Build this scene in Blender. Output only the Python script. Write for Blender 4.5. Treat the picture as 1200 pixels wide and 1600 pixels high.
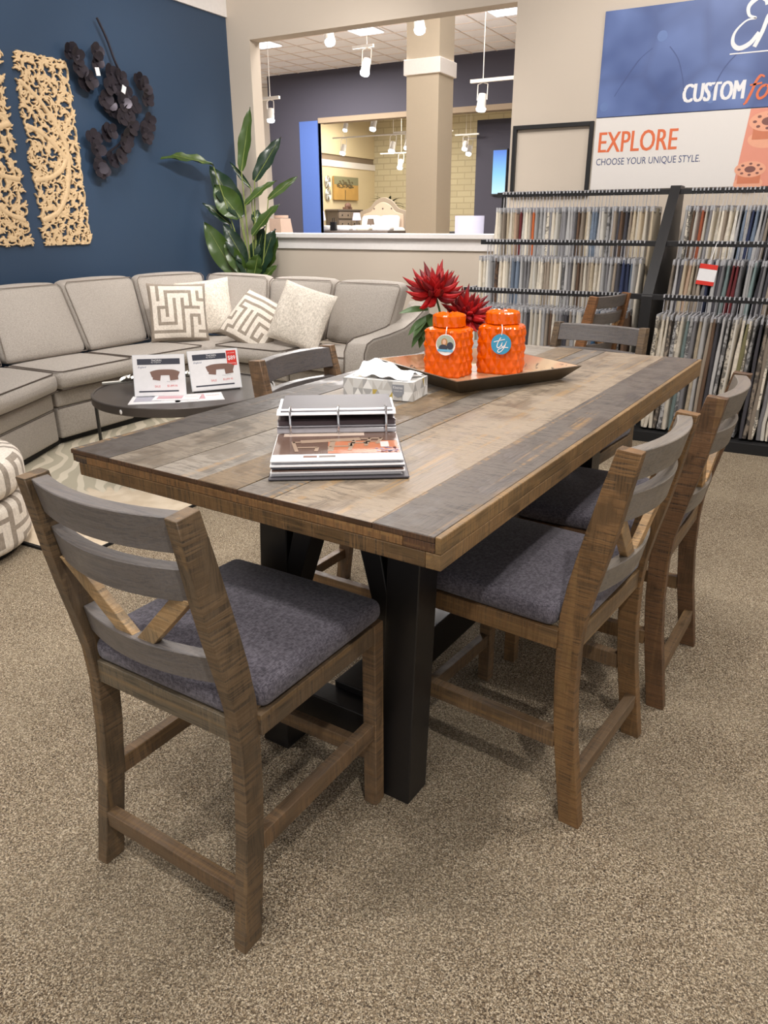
import bpy, bmesh, math, random
from mathutils import Vector, Matrix
PI = math.pi
for o in list(bpy.data.objects): bpy.data.objects.remove(o)
SC = bpy.context.scene
COL = SC.collection
R = math.radians

# ------------------------------------------------------------------ camera, world, lights, exposure
cam = bpy.data.cameras.new('camera'); cam_o = bpy.data.objects.new('camera', cam); COL.objects.link(cam_o)
cam.sensor_fit = 'VERTICAL'; cam.sensor_height = 24.0; cam.lens = 1164.18 / 1600 * 24.0
cam.clip_start = 0.05; cam.clip_end = 100
rt, up, fw = Vector((0.87555, 0.48309, -0.00438)), Vector((-0.17178, 0.32007, 0.93169)), Vector((-0.45, 0.81549, -0.36397))
fw.normalize(); rt = (rt - fw * rt.dot(fw)).normalized(); up = rt.cross(fw)
cam_o.matrix_world = Matrix(((rt.x, up.x, -fw.x, 0), (rt.y, up.y, -fw.y, 0), (rt.z, up.z, -fw.z, 1.40), (0, 0, 0, 1)))
SC.camera = cam_o
SC.view_settings.view_transform = 'Standard'; SC.view_settings.look = 'None'
SC.view_settings.gamma = 1; SC.view_settings.use_curve_mapping = False
SC.view_settings.exposure = 0.22
SC.cycles.max_bounces = 6

w = bpy.data.worlds.new('world'); SC.world = w; w.use_nodes = True
bg = w.node_tree.nodes['Background']; bg.inputs[0].default_value = (1.0, 0.97, 0.95, 1); bg.inputs[1].default_value = 0.60

def area(loc, size, power, col=(1, 0.965, 0.935), sizey=None, rot=(0, 0, 0)):
    l = bpy.data.lights.new('ceiling_or_fill_lamp', 'AREA'); l.energy = power; l.color = col; l.size = size
    if sizey: l.shape = 'RECTANGLE'; l.size_y = sizey
    o = bpy.data.objects.new('ceiling_or_fill_lamp', l); o.location = loc; o.rotation_euler = rot; COL.objects.link(o); return o
def spot(loc, target, power, angle=60, radius=0.05, col=(1, 0.955, 0.91), blend=0.6):
    l = bpy.data.lights.new('track_or_fill_lamp', 'SPOT'); l.energy = power; l.color = col; l.spot_size = R(angle); l.spot_blend = blend
    l.shadow_soft_size = radius
    o = bpy.data.objects.new('track_or_fill_lamp', l); o.location = loc
    o.rotation_euler = (Vector(target) - Vector(loc)).to_track_quat('-Z', 'Y').to_euler(); COL.objects.link(o); return o
area((-1.0, 1.2, 4.9), 1.2, 62)
area((-3.6, 3.4, 4.9), 1.2, 60)
area((1.2, 3.4, 4.9), 1.2, 60)
area((-1.0, -2.2, 4.9), 1.2, 60)
spot((0.9, -0.6, 3.9), (-0.6, 1.2, 0.4), 210, 62, 0.07)
spot((-2.6, -0.5, 3.9), (-0.9, 1.5, 0.6), 150, 60, 0.07)
spot((-1.6, 3.4, 4.0), (-1.0, 1.6, 0.8), 120, 70, 0.07)
spot((0.9, 3.0, 4.0), (-0.4, 2.4, 0.6), 110, 70, 0.07)
spot((-1.6, 4.0, 3.9), (-4.95, 6.1, 1.6), 240, 58, 0.05)
spot((-2.2, 3.2, 3.9), (-5.1, 4.4, 1.7), 115, 62, 0.07)
spot((-0.8, 3.3, 3.9), (-0.7, 6.1, 1.4), 205, 80, 0.08)
spot((-3.0, 3.9, 4.3), (-3.6, 6.4, 1.0), 85, 62, 0.1)  # added fill spot that whitens the ledge, not a known track head
area((-7.0, 12.0, 2.9), 2.5, 160, (1, 0.96, 0.95), None, (PI, 0, 0))  # added upward fill brightening the far showroom ceiling, no such fixture hangs there
spot((-2.0, 2.6, 3.9), (-3.6, 4.9, 0.6), 130, 70, 0.08)
area((-6.0, 11.5, 4.9), 3.0, 800, (1, 0.95, 0.92))
area((-3.6, 7.9, 4.6), 1.6, 110, (1, 0.94, 0.88))  # extra fill added to lift the zone around the column
spot((-2.6, 7.4, 4.7), (-4.9, 10.2, 1.6), 100, 60, 0.1)  # added spot to brighten the beige column, no fixture modelled here
area((-11.0, 15.5, 4.9), 3.0, 700, (1, 0.95, 0.9))
area((-13.0, 23.0, 4.6), 3.0, 250, (1, 0.92, 0.8))
area((-9.0, 22.5, 4.6), 2.5, 170, (1, 0.92, 0.8))

# ------------------------------------------------------------------ helpers
def lin(c):
    return tuple(((v / 255) / 12.92 if v / 255 <= 0.04045 else ((v / 255 + 0.055) / 1.055) ** 2.4) for v in c)
def tag(o, label=None, cat=None, group=None, kind=None):
    if label: o['label'] = label
    if cat: o['category'] = cat
    if group: o['group'] = group
    if kind: o['kind'] = kind
    return o
def empty(name, loc=(0, 0, 0), rz=0, label=None, cat=None, group=None):
    o = bpy.data.objects.new(name, None); COL.objects.link(o); o.location = loc; o.rotation_euler = (0, 0, rz)
    o.empty_display_size = 0.1
    return tag(o, label, cat, group)
def copy_tree(o, parent=None):
    c = o.copy(); COL.objects.link(c)
    if parent: c.parent = parent
    for ch in list(o.children): copy_tree(ch, c)
    return c

class MB:
    def __init__(s): s.v = []; s.f = []; s.m = []
    def add(s, vs, fs, mi=0):
        b = len(s.v); s.v += [tuple(v) for v in vs]
        for f in fs: s.f.append(tuple(b + i for i in f)); s.m.append(mi)
        return s
    def hexa(s, p, mi=0):   # p: bottom 4 ccw, top 4 ccw
        return s.add(p, [(3, 2, 1, 0), (4, 5, 6, 7), (0, 1, 5, 4), (1, 2, 6, 5), (2, 3, 7, 6), (3, 0, 4, 7)], mi)
    def box(s, x0, x1, y0, y1, z0, z1, mi=0):
        return s.hexa([(x0, y0, z0), (x1, y0, z0), (x1, y1, z0), (x0, y1, z0), (x0, y0, z1), (x1, y0, z1), (x1, y1, z1), (x0, y1, z1)], mi)
    def bar(s, a, b, w, d, upv=(0, 0, 1), mi=0):   # straight bar a->b, width w across, depth d along the up-ish side
        a = Vector(a); b = Vector(b); t = (b - a).normalized(); u = Vector(upv)
        x = t.cross(u).normalized() * w / 2; y = x.cross(t).normalized() * d / 2
        return s.hexa([a - x - y, a + x - y, a + x + y, a - x + y, b - x - y, b + x - y, b + x + y, b - x + y], mi)
    def tube(s, pts, r, n=8, mi=0, cap=True):
        pts = [Vector(p) for p in pts]; rs = r if isinstance(r, (list, tuple)) else [r] * len(pts)
        rings = []; ref = None
        for i, p in enumerate(pts):
            t = (pts[min(i + 1, len(pts) - 1)] - pts[max(i - 1, 0)])
            t = t.normalized() if t.length > 1e-9 else Vector((0, 0, 1))
            if ref is None: ref = Vector((0, 0, 1)) if abs(t.z) < 0.9 else Vector((1, 0, 0))
            x = ref - t * ref.dot(t)
            if x.length < 1e-6: x = t.orthogonal()
            x.normalize(); ref = x; y = t.cross(x)
            rings.append([p + (x * math.cos(2 * PI * k / n) + y * math.sin(2 * PI * k / n)) * rs[i] for k in range(n)])
        vs = [v for rg in rings for v in rg]; fs = []
        for i in range(len(pts) - 1):
            for k in range(n): fs.append((i * n + k, i * n + (k + 1) % n, (i + 1) * n + (k + 1) % n, (i + 1) * n + k))
        if cap: fs.append(tuple(range(n))[::-1]); fs.append(tuple((len(pts) - 1) * n + k for k in range(n)))
        return s.add(vs, fs, mi)
    def lathe(s, prof, n=32, c=(0, 0, 0), mi=0, cap=True, fn=None):
        vs = []; fs = []
        for (r, z) in prof:
            for k in range(n):
                a = 2 * PI * k / n; vs.append((c[0] + r * math.cos(a), c[1] + r * math.sin(a), c[2] + z))
        for i in range(len(prof) - 1):
            for k in range(n): fs.append((i * n + k, i * n + (k + 1) % n, (i + 1) * n + (k + 1) % n, (i + 1) * n + k))
        if cap: fs.append(tuple(range(n))[::-1]); fs.append(tuple((len(prof) - 1) * n + k for k in range(n)))
        return s.add(vs, fs, mi)
    def prism(s, poly, z0, z1, mi=0, axis='z'):   # poly 2D, extruded; axis x: poly=(y,z)
        n = len(poly)
        def P(a, b, c): return {'z': (a, b, c), 'x': (c, a, b), 'y': (a, c, b)}[axis]
        vs = [P(a, b, z0) for a, b in poly] + [P(a, b, z1) for a, b in poly]
        fs = [tuple(range(n))[::-1], tuple(range(n, 2 * n))] + [(i, (i + 1) % n, n + (i + 1) % n, n + i) for i in range(n)]
        return s.add(vs, fs, mi)
    def sph(s, c, r, n=10, m=6, sc=(1, 1, 1), mi=0):
        vs = [(c[0], c[1], c[2] - r * sc[2])]; fs = []
        for i in range(1, m):
            t = PI * i / m
            for k in range(n):
                a = 2 * PI * k / n
                vs.append((c[0] + r * sc[0] * math.sin(t) * math.cos(a), c[1] + r * sc[1] * math.sin(t) * math.sin(a), c[2] - r * sc[2] * math.cos(t)))
        vs.append((c[0], c[1], c[2] + r * sc[2])); L = len(vs) - 1
        for k in range(n): fs.append((0, 1 + (k + 1) % n, 1 + k)); fs.append((L, 1 + (m - 2) * n + k, 1 + (m - 2) * n + (k + 1) % n))
        for i in range(m - 2):
            for k in range(n): fs.append((1 + i * n + k, 1 + i * n + (k + 1) % n, 1 + (i + 1) * n + (k + 1) % n, 1 + (i + 1) * n + k))
        return s.add(vs, fs, mi)
    def build(s, name, mats, parent=None, smooth=False, bevel=0, angle=35, seg=2, M=None):
        me = bpy.data.meshes.new(name)
        vs = s.v if M is None else [tuple(M @ Vector(v)) for v in s.v]
        me.from_pydata(vs, [], s.f); me.validate()
        if not isinstance(mats, (list, tuple)): mats = [mats]
        for m in mats: me.materials.append(m)
        if len(me.polygons) == len(s.m): me.polygons.foreach_set('material_index', s.m)
        bm = bmesh.new(); bm.from_mesh(me); bmesh.ops.recalc_face_normals(bm, faces=bm.faces); bm.to_mesh(me); bm.free()
        if smooth:
            me.polygons.foreach_set('use_smooth', [True] * len(me.polygons)); me.set_sharp_from_angle(angle=R(angle))
        o = bpy.data.objects.new(name, me); COL.objects.link(o)
        if parent: o.parent = parent
        if bevel:
            b = o.modifiers.new('bevel', 'BEVEL'); b.width = bevel; b.segments = seg; b.limit_method = 'ANGLE'; b.angle_limit = R(35)
        return o

def rbox(sx, sy, sz, r, bulge=(0, 0, 0), n=6, hexmap=None, k=3, fn=None):
    """soft rounded box as an MB; sizes are full; optional trilinear map on 8 corners (bottom 4 ccw, top 4 ccw)"""
    def samples(L):
        h = L / 2; out = [-h + r * (1 - math.cos(PI / 2 * i / k)) * 1.0 for i in range(k)]
        mid = [-h + r + (L - 2 * r) * i / n for i in range(n + 1)]
        return out + mid + [-v for v in reversed(out)]
    ax = [samples(sx), samples(sy), samples(sz)]; half = [sx / 2, sy / 2, sz / 2]
    idx = {}; mb = MB()
    def pt(i, j, l):
        key = (i, j, l)
        if key in idx: return idx[key]
        p = Vector((ax[0][i], ax[1][j], ax[2][l]))
        q = Vector([max(-half[a] + r, min(half[a] - r, p[a])) for a in range(3)]); d = p - q
        if d.length > 1e-9: p = q + d.normalized() * r
        u = [p[a] / half[a] for a in range(3)]
        for a in range(3):
            b, c = (a + 1) % 3, (a + 2) % 3
            p[a] += bulge[a] * u[a] * max(0, 1 - u[b] ** 2) * max(0, 1 - u[c] ** 2)
        if fn: p = fn(p, u)
        if hexmap:
            t = [(p[a] / half[a] + 1) / 2 for a in range(3)]
            c8 = hexmap
            def L2(A, B, C_, D): return (A * (1 - t[0]) + B * t[0]) * (1 - t[1]) + (D * (1 - t[0]) + C_ * t[0]) * t[1]
            p = L2(*c8[:4]) * (1 - t[2]) + L2(*c8[4:]) * t[2]
        idx[key] = len(mb.v); mb.v.append(tuple(p)); return idx[key]
    N = [len(a) - 1 for a in ax]
    def quad(a, b, c, d): mb.f.append((a, b, c, d)); mb.m.append(0)
    for i in range(N[0]):
        for j in range(N[1]):
            quad(pt(i, j, 0), pt(i, j + 1, 0), pt(i + 1, j + 1, 0), pt(i + 1, j, 0)); quad(pt(i, j, N[2]), pt(i + 1, j, N[2]), pt(i + 1, j + 1, N[2]), pt(i, j + 1, N[2]))
    for i in range(N[0]):
        for l in range(N[2]):
            quad(pt(i, 0, l), pt(i + 1, 0, l), pt(i + 1, 0, l + 1), pt(i, 0, l + 1)); quad(pt(i, N[1], l), pt(i, N[1], l + 1), pt(i + 1, N[1], l + 1), pt(i + 1, N[1], l))
    for j in range(N[1]):
        for l in range(N[2]):
            quad(pt(0, j, l), pt(0, j, l + 1), pt(0, j + 1, l + 1), pt(0, j + 1, l)); quad(pt(N[0], j, l), pt(N[0], j + 1, l), pt(N[0], j + 1, l + 1), pt(N[0], j, l + 1))
    return mb
def V8(l): return [Vector(p) for p in l]

# ------------------------------------------------------------------ materials
class NT:
    def __init__(s, name):
        s.m = bpy.data.materials.new(name); s.m.use_nodes = True; s.t = s.m.node_tree; s.n = s.t.nodes; s.l = s.t.links
        s.b = s.n['Principled BSDF']
    def N(s, t, **k):
        n = s.n.new(t)
        for a, b in k.items():
            if a.startswith('_'): setattr(n, a[1:], b)
            else:
                key = int(a[1:]) if a[0] == 'i' and a[1:].isdigit() else a.replace('__', ' ')
                if isinstance(b, bpy.types.NodeSocket): s.l.new(b, n.inputs[key])
                else: n.inputs[key].default_value = b
        return n
    def ramp(s, fac, stops):
        r = s.n.new('ShaderNodeValToRGB'); s.l.new(fac, r.inputs[0]); e = r.color_ramp.elements
        while len(e) < len(stops): e.new(0.5)
        for i, (p, c) in enumerate(stops): e[i].position = p; e[i].color = (*c, 1) if len(c) == 3 else c
        return r.outputs[0]
    def mix(s, fac, a, b, mode='MIX'):
        n = s.n.new('ShaderNodeMix'); n.data_type = 'RGBA'; n.blend_type = mode
        for i, x in ((0, fac), (6, a), (7, b)):
            if isinstance(x, bpy.types.NodeSocket): s.l.new(x, n.inputs[i])
            else: n.inputs[i].default_value = x if i == 0 else (*x[:3], 1)
        return n.outputs[2]
    def math(s, op, a, b=0.0):
        n = s.n.new('ShaderNodeMath'); n.operation = op
        for i, x in enumerate((a, b)):
            if isinstance(x, bpy.types.NodeSocket): s.l.new(x, n.inputs[i])
            else: n.inputs[i].default_value = x
        return n.outputs[0]
    def obj(s, scale=(1, 1, 1), rand=True, src='Object'):
        tc = s.N('ShaderNodeTexCoord'); mp = s.N('ShaderNodeMapping', Scale=scale, Vector=tc.outputs[src])
        if rand:
            oi = s.N('ShaderNodeObjectInfo'); c = s.N('ShaderNodeCombineXYZ')
            m = s.math('MULTIPLY', oi.outputs['Random'], 37.0)
            for i in range(3): s.l.new(m, c.inputs[i])
            s.l.new(c.outputs[0], mp.inputs['Location'])
        return mp.outputs[0]
    def noise(s, vec, scale, detail=3, rough=0.55, dist=0.0):
        n = s.N('ShaderNodeTexNoise', Vector=vec, Scale=scale, Detail=detail, Roughness=rough, Distortion=dist); return n.outputs['Fac']
    def bump(s, h, strength=0.3, dist=0.002):
        n = s.N('ShaderNodeBump', Height=h, Strength=strength, Distance=dist); s.l.new(n.outputs[0], s.b.inputs['Normal'])
    def set(s, base=None, rough=None, metal=None, **k):
        for key, x in (('Base Color', base), ('Roughness', rough), ('Metallic', metal)):
            if x is None: continue
            if isinstance(x, bpy.types.NodeSocket): s.l.new(x, s.b.inputs[key])
            else: s.b.inputs[key].default_value = (*x, 1) if key == 'Base Color' else x
        for a, x in k.items(): s.b.inputs[a.replace('__', ' ')].default_value = x
        return s.m
def plain(name, c, rough=0.6, metal=0.0, noise=0.06, bump=0.0, scale=30, emit=None, **k):
    t = NT(name); c = lin(c); v = t.obj(rand=True)
    nz = t.noise(v, scale, 3)
    base = t.mix(nz, tuple(x * (1 - noise) for x in c), tuple(min(1, x * (1 + noise)) for x in c))
    t.set(base, rough, metal, **k)
    if bump: t.bump(nz, bump, 0.002)
    if emit:
        t.b.inputs['Emission Color'].default_value = (*lin(emit[0]), 1); t.b.inputs['Emission Strength'].default_value = emit[1]
    return t.m
def wood(name, axis, grain_dark=0.6, saw=0.5, rough=0.5, gold=0.35, sc=1.0, top=False):
    """weathered sawn timber; tone comes from the object colour; axis = grain direction"""
    t = NT(name)
    def V(al, ac): v = [ac] * 3; v[axis] = al; return t.obj(v)
    S = lambda x, a, b_: t.ramp(x, [(a, (0, 0, 0)), (b_, (1, 1, 1))])
    mul = lambda a, b_: t.math('MULTIPLY', a, b_)
    oi = t.N('ShaderNodeObjectInfo'); col = oi.outputs['Color']
    n1 = t.noise(V(1.3 * sc, 16 * sc), 1.0, 5, 0.62, 0.8); n2 = t.noise(V(7, 210), 1.0, 3, 0.65); nl = t.noise(V(2.2, 6), 1.0, 2, 0.5, 0.6)
    ng = t.noise(V(0.8, 34), 1.0, 2, 0.5, 0.5); n3 = t.noise(V(135 if not top else 105, 5 if not top else 16), 1.0, 2, 0.6, 0.35); nb = t.noise(V(9, 11), 1.0, 3, 0.6); nf = t.noise(V(300, 300), 1.0, 2, 0.6)
    c = t.mix(S(n1, 0.40, 0.60), t.mix(1.0, col, (grain_dark * 0.8,) * 3, 'MULTIPLY'), t.mix(1.0, col, (0.96, 0.97, 0.99), 'MULTIPLY'))
    c = t.mix(mul(S(nl, 0.48, 0.64), gold * 0.5), c, t.mix(1.0, col, (1.05, 0.88, 0.66), 'MULTIPLY'))
    c = t.mix(mul(S(ng, 0.60, 0.66), gold), c, lin((160, 124, 74)))
    c = t.mix(mul(S(n2, 0.50, 0.64), 0.42), c, t.mix(1.0, col, (0.36, 0.32, 0.28), 'MULTIPLY'))
    c = t.mix(mul(S(n2, 0.46, 0.36), 0.30), c, t.mix(1.0, col, (1.7, 1.6, 1.45), 'MULTIPLY'))
    mask = S(nb, 0.40, 0.52)
    c = t.mix(mul(mul(S(n3, 0.52, 0.58), mask), saw), c, t.mix(1.0, col, (0.24, 0.20, 0.17), 'MULTIPLY'))
    c = t.mix(mul(mul(S(n3, 0.45, 0.38), mask), saw * (0.95 if top else 0.6)), c, t.mix(1.0, col, ((1.45, 1.43, 1.36) if top else (2.0, 1.8, 1.5)), 'MULTIPLY'))
    c = t.mix(mul(S(nf, 0.60, 0.72), 0.35), c, t.mix(1.0, col, (0.4, 0.38, 0.35), 'MULTIPLY'))
    r = t.math('ADD', mul(mask, 0.14), rough - 0.06); t.set(c, r)
    t.bump(t.math('ADD', mul(mul(n3, mask), saw * 1.2), t.math('ADD', mul(n2, 0.5), mul(n1, 0.4))), 0.6, 0.002)
    return t.m
def fabric(name, c, c2=None, scale=300, rough=0.9, bump=0.4, fleck=0.5, lite=None):
    t = NT(name); v = t.obj(rand=False)
    m = [t.N('ShaderNodeMapping', Vector=v, Scale=s_) for s_ in ((1, 0.16, 0.16), (0.16, 1, 0.16), (0.16, 0.16, 1))]
    a, b_, d = [t.noise(x.outputs[0], scale, 2, 0.5) for x in m]
    h = t.math('DIVIDE', t.math('ADD', t.math('ADD', a, b_), d), 3.0); c = lin(c); c2 = lin(c2) if c2 else tuple(x * 0.6 for x in c)
    base = t.mix(t.ramp(h, [(0.42, (0, 0, 0)), (0.58, (1, 1, 1))]), c2, tuple(min(1, x * 1.25) for x in c))
    base = t.mix(1 - fleck, base, c)
    t.set(base, rough, 0.0, Sheen__Weight=0.15); t.bump(h, bump, 0.001); return t.m

M = {}
M['w0'] = wood('sawn_wood_x', 0, saw=0.45); M['w1'] = wood('sawn_wood_y', 1, saw=0.75); M['w2'] = wood('sawn_wood_z', 2, saw=0.95)
M['wtop'] = wood('table_board_wood', 1, 0.62, 0.9, 0.44, 0.62, 0.8, True)
M['wend'] = wood('table_end_wood', 0, 0.6, 0.85, 0.5, 0.5)
M['grey0'] = wood('grey_wash_wood_x', 0, 0.9, 0.10, 0.34, 0.04)
M['seat'] = fabric('charcoal_weave', (98, 93, 101), (52, 48, 56), 700, 0.92, 0.7, 0.85)
M['sofa'] = fabric('oatmeal_weave', (174, 166, 157), (146, 138, 129), 620, 0.92, 0.35, 0.6)
M['pipel'] = plain('sofa_seam', (132, 121, 111), 0.9)
M['pipe'] = plain('sofa_piping', (98, 88, 80), 0.9)
M['cream_weave'] = fabric('cream_knit', (228, 219, 206), (196, 186, 171), 330, 0.95, 0.8, 0.8)
M['maze_l'] = fabric('ivory_chenille', (230, 221, 208), (205, 194, 180), 350, 0.95, 0.5)
M['maze_d'] = fabric('taupe_ground', (158, 146, 132), (128, 117, 104), 350, 0.95, 0.3)
M['black'] = plain('black_painted_wood', (26, 24, 24), 0.38, bump=0.15, scale=60)
M['blackmetal'] = plain('black_metal', (30, 29, 30), 0.45)
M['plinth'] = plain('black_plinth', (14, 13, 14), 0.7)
M['white'] = plain('white_paint', (238, 233, 229), 0.55)
M['paper'] = plain('white_paper', (238, 236, 236), 0.5)
M['chrome'] = plain('chrome', (225, 225, 228), 0.12, 1.0)
M['beige'] = plain('beige_wall_paint', (207, 194, 178), 0.75, noise=0.02, bump=0.05, scale=200)
M['beige2'] = plain('tan_column_paint', (192, 179, 159), 0.75, noise=0.02)
M['blue'] = plain('blue_wall_paint', (49, 70, 95), 0.5, noise=0.03, bump=0.05, scale=150)
M['darkwall'] = plain('charcoal_wall_paint', (56, 54, 66), 0.75, noise=0.03)
M['bluewall'] = plain('blue_accent_paint', (62, 88, 150), 0.7)
M['creamwall'] = plain('cream_wall_paint', (218, 202, 166), 0.8)
M['tanwall'] = plain('taupe_wall_paint', (138, 122, 102), 0.8)
M['carve'] = plain('carved_mango_wood', (220, 190, 148), 0.6, noise=0.12, bump=0.3, scale=60)
M['orange'] = plain('orange_glaze', (226, 94, 0), 0.09, noise=0.05)
M['tag_blue'] = plain('blue_tag', (58, 150, 188), 0.4)
M['red'] = plain('red_petal', (166, 20, 22), 0.5, noise=0.25)
M['darkred'] = plain('dark_red_petal', (112, 14, 22), 0.5, noise=0.25)
M['leaf'] = plain('green_leaf', (70, 98, 50), 0.4, noise=0.3, scale=12)
M['leafp'] = plain('glossy_plant_leaf', (62, 84, 34), 0.28, noise=0.35, scale=5)
M['leafd'] = plain('dark_plant_leaf', (34, 54, 38), 0.25, noise=0.35, scale=5)
M['stem'] = plain('plant_stem', (128, 140, 74), 0.45)
M['vase'] = plain('ribbed_ceramic', (214, 208, 196), 0.3)
M['petalmetal'] = plain('dark_bronze_petal', (62, 57, 64), 0.36, 0.6, noise=0.3)
M['acryl'] = plain('clear_acrylic_edge', (232, 234, 236), 0.15, alpha=1) if False else plain('acrylic_edge', (224, 226, 228), 0.15)
M['darkink'] = plain('dark_ink', (58, 60, 72), 0.5)
M['inkred'] = plain('red_ink', (216, 52, 40), 0.5)
M['inkgrey'] = plain('grey_ink', (150, 150, 156), 0.5)
M['inkorange'] = plain('orange_ink', (226, 112, 66), 0.5)
M['inkblue'] = plain('navy_ink', (64, 76, 120), 0.5)
M['inkbrown'] = plain('brown_ink', (128, 98, 86), 0.5)
M['binder'] = plain('charcoal_binder_vinyl', (74, 71, 76), 0.4)
M['tablegrey'] = plain('dark_grey_metal_top', (78, 72, 68), 0.35, 0.3, noise=0.3, scale=6)
M['silver'] = plain('silver_leaf', (200, 198, 190), 0.3, 0.8)
M['lens'] = plain('lamp_lens', (250, 252, 255), 0.3, emit=((236, 246, 255), 5))
M['diff'] = plain('ceiling_diffuser', (240, 240, 244), 0.4, emit=((236, 240, 255), 1.5))
M['lampwhite'] = plain('lamp_housing_white', (232, 228, 222), 0.4)
M['tile'] = plain('ceiling_tile', (226, 225, 230), 0.9, noise=0.05, bump=0.3, scale=80)
M['tbar'] = plain('ceiling_grid', (214, 200, 190), 0.6)
M['swclear'] = plain('clear_hanger_plastic', (226, 226, 230), 0.2)
M['swclear'].node_tree.nodes['Principled BSDF'].inputs['Transmission Weight'].default_value = 0.5

def m_carpet():
    t = NT('speckled_carpet'); v = t.obj(rand=False)
    vo = t.N('ShaderNodeTexVoronoi', Vector=v, Scale=360.0); vo2 = t.N('ShaderNodeTexVoronoi', Vector=v, Scale=280.0)
    nz = t.noise(v, 230, 3, 0.75, 0.8); big = t.noise(v, 2.2, 3, 0.6)
    sp = t.N('ShaderNodeSeparateColor', Color=vo.outputs['Color']); f = sp.outputs[0]
    c = t.ramp(f, [(0.0, lin((104, 84, 60))), (0.25, lin((148, 128, 100))), (0.5, lin((180, 160, 131))), (0.75, lin((208, 190, 160))), (1.0, lin((236, 220, 194)))])
    c = t.mix(t.ramp(nz, [(0.40, (1, 1, 1)), (0.53, (0, 0, 0))]), c, lin((56, 42, 30)))
    c = t.mix(t.math('MULTIPLY', t.ramp(big, [(0.4, (0, 0, 0)), (0.7, (1, 1, 1))]), 0.22), c, lin((200, 184, 156)))
    t.set(c, 0.95); h = t.math('SUBTRACT', nz, vo2.outputs['Distance']); t.bump(h, 0.9, 0.006); return t.m
M['carpet'] = m_carpet()
def m_rug():
    t = NT('striped_rug'); v = t.obj(rand=False)
    wv = t.N('ShaderNodeTexWave', Vector=v, Scale=4.6, Distortion=7.0, Detail=1.0, _bands_direction='DIAGONAL'); wv.inputs['Detail Scale'].default_value = 0.7
    wide = t.N('ShaderNodeTexWave', Vector=v, Scale=0.35, Distortion=2.0, _bands_direction='X')
    c = t.mix(t.ramp(wv.outputs['Fac'], [(0.62, (0, 0, 0)), (0.74, (1, 1, 1))]), lin((182, 174, 153)), lin((214, 204, 183)))
    c2 = t.mix(t.ramp(t.noise(v, 9, 2), [(0.4, (0, 0, 0)), (0.6, (1, 1, 1))]), lin((222, 206, 182)), lin((208, 190, 164)))
    pos = t.N('ShaderNodeSeparateXYZ', Vector=v)
    f_ = t.math('SUBTRACT', pos.outputs[1], t.math('MULTIPLY', pos.outputs[0], 0.8)); f_ = t.math('SUBTRACT', f_, 4.9)
    c = t.mix(t.ramp(t.math('ADD', f_, t.math('MULTIPLY', wv.outputs['Fac'], 0.12)), [(0.40, (0, 0, 0)), (0.46, (1, 1, 1))]), c2, c)
    t.set(c, 0.95); t.bump(t.noise(v, 300, 2), 0.4, 0.003); return t.m
M['rug'] = m_rug()
def m_swatch():
    t = NT('swatch_cloth'); oi = t.N('ShaderNodeObjectInfo'); v = t.obj((1, 1, 1))
    a = t.noise(v, 60, 3, 0.6, 1.5); b = t.noise(v, 18, 1, 0.5, 1.0)
    pat = t.ramp(t.mix(0.5, a, b), [(0.48, (0, 0, 0)), (0.52, (1, 1, 1))])
    inv = t.math('SUBTRACT', 1.0, oi.outputs['Alpha'])
    c = t.mix(t.math('MULTIPLY', pat, inv), oi.outputs['Color'], lin((44, 42, 44)))
    fine = t.noise(v, 500, 2); c = t.mix(t.math('MULTIPLY', fine, 0.25), c, lin((40, 38, 36)))
    t.set(c, 0.9); t.bump(fine, 0.4, 0.001); return t.m
M['swatch'] = m_swatch()
def m_brick():
    t = NT('pale_stone_wall'); tc = t.N('ShaderNodeTexCoord'); mp = t.N('ShaderNodeMapping', Vector=tc.outputs['Object'], Rotation=(R(90), 0, 0))
    b = t.N('ShaderNodeTexBrick', Vector=mp.outputs[0], Color1=(*lin((206, 197, 166)), 1), Color2=(*lin((198, 188, 158)), 1), Mortar=(*lin((184, 173, 144)), 1), Scale=1.0)
    b.inputs['Mortar Size'].default_value = 0.02; b.inputs['Brick Width'].default_value = 0.55; b.inputs['Row Height'].default_value = 0.2
    t.set(b.outputs['Color'], 0.85); t.bump(b.outputs['Fac'], 0.3, 0.01); return t.m
M['brickwall'] = m_brick()
def m_trayin():
    t = NT('distressed_tray_paint'); v = t.obj(rand=False)
    a = t.noise(v, 26, 4, 0.7); b = t.noise(v, 7, 2)
    c = t.mix(t.ramp(b, [(0.4, (0, 0, 0)), (0.65, (1, 1, 1))]), lin((178, 154, 120)), lin((170, 108, 72)))
    c = t.mix(t.ramp(a, [(0.58, (0, 0, 0)), (0.64, (1, 1, 1))]), c, lin((70, 56, 36)))
    t.set(c, 0.35); return t.m
M['trayin'] = m_trayin()
def m_bluesign():
    t = NT('tufted_blue_print'); v = t.obj(rand=False)
    b = t.noise(v, 2.4, 2, 0.5); vo = t.N('ShaderNodeTexVoronoi', Vector=v, Scale=2.3, _feature='DISTANCE_TO_EDGE')
    c = t.mix(t.ramp(b, [(0.3, (0, 0, 0)), (0.7, (1, 1, 1))]), lin((62, 82, 136)), lin((108, 130, 184)))
    c = t.mix(t.ramp(vo.outputs['Distance'], [(0.0, (0.28, 0.28, 0.28)), (0.10, (0, 0, 0))]), c, lin((66, 78, 122)))
    t.set(c, 0.45); return t.m
M['bluesign'] = m_bluesign()

# ------------------------------------------------------------------ room shell
def struct(name, mb, m, parent=None, **k):
    o = mb.build(name, m, parent, **k)
    if not parent: tag(o, kind='structure')
    return o
flo = struct('floor', MB().box(-20, 9, -5, 32, -0.05, 0), M['carpet']); tag(flo, 'brown and beige speckled carpet floor of the showroom')
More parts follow.
